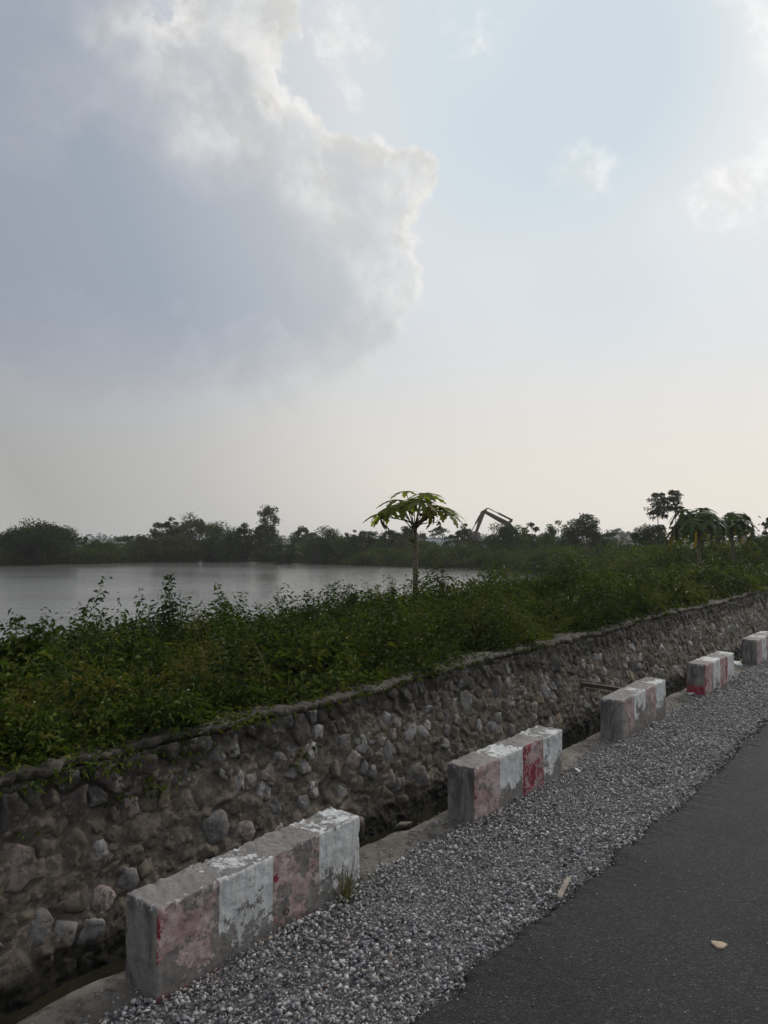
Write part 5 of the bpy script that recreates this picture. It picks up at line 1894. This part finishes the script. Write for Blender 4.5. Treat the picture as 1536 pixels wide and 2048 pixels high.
# beige dried splat on the asphalt
r = np.random.default_rng(3)
d = 1500 * CAM_Z / (1880 - 1078)
N = 26
V = [(0, 0, .008)]
for k in range(N):
    a = 2 * math.pi * k / N
    rr = .026 * (1 + .12 * math.sin(3 * a + 1) + .06 * r.normal())
    V.append((rr * math.cos(a) * 1.05, rr * math.sin(a) * .95, .006))
for k in range(N):
    V.append((V[1 + k][0] * 1.06, V[1 + k][1] * 1.06, -.001))
F = [(0, 1 + k, 1 + (k + 1) % N) for k in range(N)] + [(1 + k, 1 + N + k, 1 + N + (k + 1) % N, 1 + (k + 1) % N) for k in range(N)]
tag(Geo().add(V, F).build('dried_splat', M_beige, loc=((1425 - 768) / 1500 * d, d, .013)), 'flat beige dried splat on the dark asphalt', 'splat')

# half-sunken stone slab in the ditch
bm = rock_mesh(41, 14, (.085, .05, .035))
me = bpy.data.meshes.new('ditch_stone')
bm.to_mesh(me)
bm.free()
me.materials.append(plain_mat('pale_ditch_stone', (.13, .12, .10), (.19, .175, .15), 20, .85, .2, .5, 60))
tag(link('ditch_stone', me, None, (((808 - 768) / 1500 * 5.15), 5.15, -.245), .7), 'pale stone half sunk in the ditch water between the first two blocks', 'stone')

# plank lodged against the wall foot
pa, pb = Vector((2.02, 7.87, .19)), Vector((2.78, 7.72, .10))
o = Geo().box((-(pb - pa).length / 2, -.03, -.018), ((pb - pa).length / 2, .03, .018)).build('wooden_plank', M_wood_d, loc=(pa + pb) / 2, bevel=.004)
o.rotation_euler = (pb - pa).to_track_quat('X', 'Z').to_euler()
tag(o, 'dark wooden plank jutting from the stone wall over the ditch behind the third block', 'plank')

# grass tufts beside the nearest block
M_dry = leaf_mat('drying_grass', [(.06, .07, .025), (.10, .10, .04), (.16, .13, .07)], .25, 3.0)
r = np.random.default_rng(12)
for (t_, s_, k, H, lab) in ((2.66, -2.345, 40, .29, 'grass tuft growing against the far end of the nearest block'), (2.83, -2.42, 12, .10, 'small dry weed sprig on the ledge just past the nearest block')):
    V_, F_ = blade_soup(np.column_stack([r.normal(0, .022, k), r.normal(0, .022, k), np.full(k, -.03)]), H * r.uniform(.35, 1.05, k), .0062 + 0 * np.arange(k), r.uniform(.1, 1.0, k), r, 5)
    tag(mk('grass_tuft', V_, F_, M_dry, loc=stv(s_, t_, 0)), lab, 'grass tuft')

# loose bits: pebbles on the ledge, crumbs of asphalt along the ragged edge
r = np.random.default_rng(61)
n_ = 1500
t_ = r.uniform(.6, 12, n_)
s_ = r.uniform(-2.64, -2.42, n_)
ok = ~in_block(s_, t_, .01)
z_ = r.uniform(.003, .011, n_)
V_, F_ = scatter_rocks(ST(s_, t_, .010 + z_ * .4)[ok], z_[ok], 62, 9, .8, 12)
tag(mk('loose_pebbles', V_, F_, M_gravel), 'loose pebbles scattered on the concrete ledge between the blocks', 'pebbles', kind='stuff')
n_ = 2600
t_ = .8 + 12 * r.random(n_) ** 1.5
s_ = road_edge(t_) + r.normal(-.008, .018, n_)
z_ = r.uniform(.003, .008, n_) * np.clip(t_ / 4, 1, 2)
V_, F_ = scatter_rocks(ST(s_, t_, .001 + z_ * .3), z_, 63, 9, .8, 12)
m, n = mat('asphalt_crumb')
n.out(n.pbsdf(n.mix(n.n('ShaderNodeNewGeometry').outputs['Random Per Island'], (.022, .022, .024), (.055, .053, .052)), .85, .25))
tag(mk('asphalt_crumbs', V_, F_, m), 'dark asphalt crumbs along the ragged road edge', 'crumbs', kind='stuff')
n_ = 700
t_ = r.uniform(.5, 9, n_)
s_ = -1.53 + 3.0 * r.random(n_) ** 3.2
z_ = r.uniform(.0015, .0065, n_)
V_, F_ = scatter_rocks(ST(s_, t_, .012 + z_ * .4), z_, 64, 9, .8, 12)
tag(mk('road_grit', V_, F_, M_gravel), 'small pale grit scattered on the asphalt', 'grit', kind='stuff')

# loose larger stones lying on the gravel
LS = ((575, 1843, .021, 'pale loose stone at the foot of the third band of the nearest block'), (762, 1724, .019, 'loose stone on the gravel just right of the grass tuft'), (1050, 1632, .022, 'loose stone on the gravel in front of the second block'))
for i, (px, py, a_, lab) in enumerate(LS):
    bm = rock_mesh(800 + i, 12, (a_, a_ * .8, a_ * .6))
    me = bpy.data.meshes.new('loose_stone')
    bm.to_mesh(me)
    bm.free()
    me.materials.append(M_stone_pale)
    d = 1500 * (CAM_Z + .01) / (py - 1078)
    tag(link('loose_stone', me, None, ((px - 768) / 1500 * d, d, .004), i * 1.1), lab, 'stone')

# ================================================================== hazy air
m, n = mat('haze')
pv = n.n('ShaderNodeVolumePrincipled')
n.put(pv.inputs['Color'], (.98, .98, 1.0))
n.put(pv.inputs['Density'], .00055)
n.put(pv.inputs['Anisotropy'], .45)
n.out(None, pv.outputs[0])
HB = 1750
tag(Geo().box((-HB, -HB, -4), (HB, HB, 9)).build('haze', m), kind='stuff')
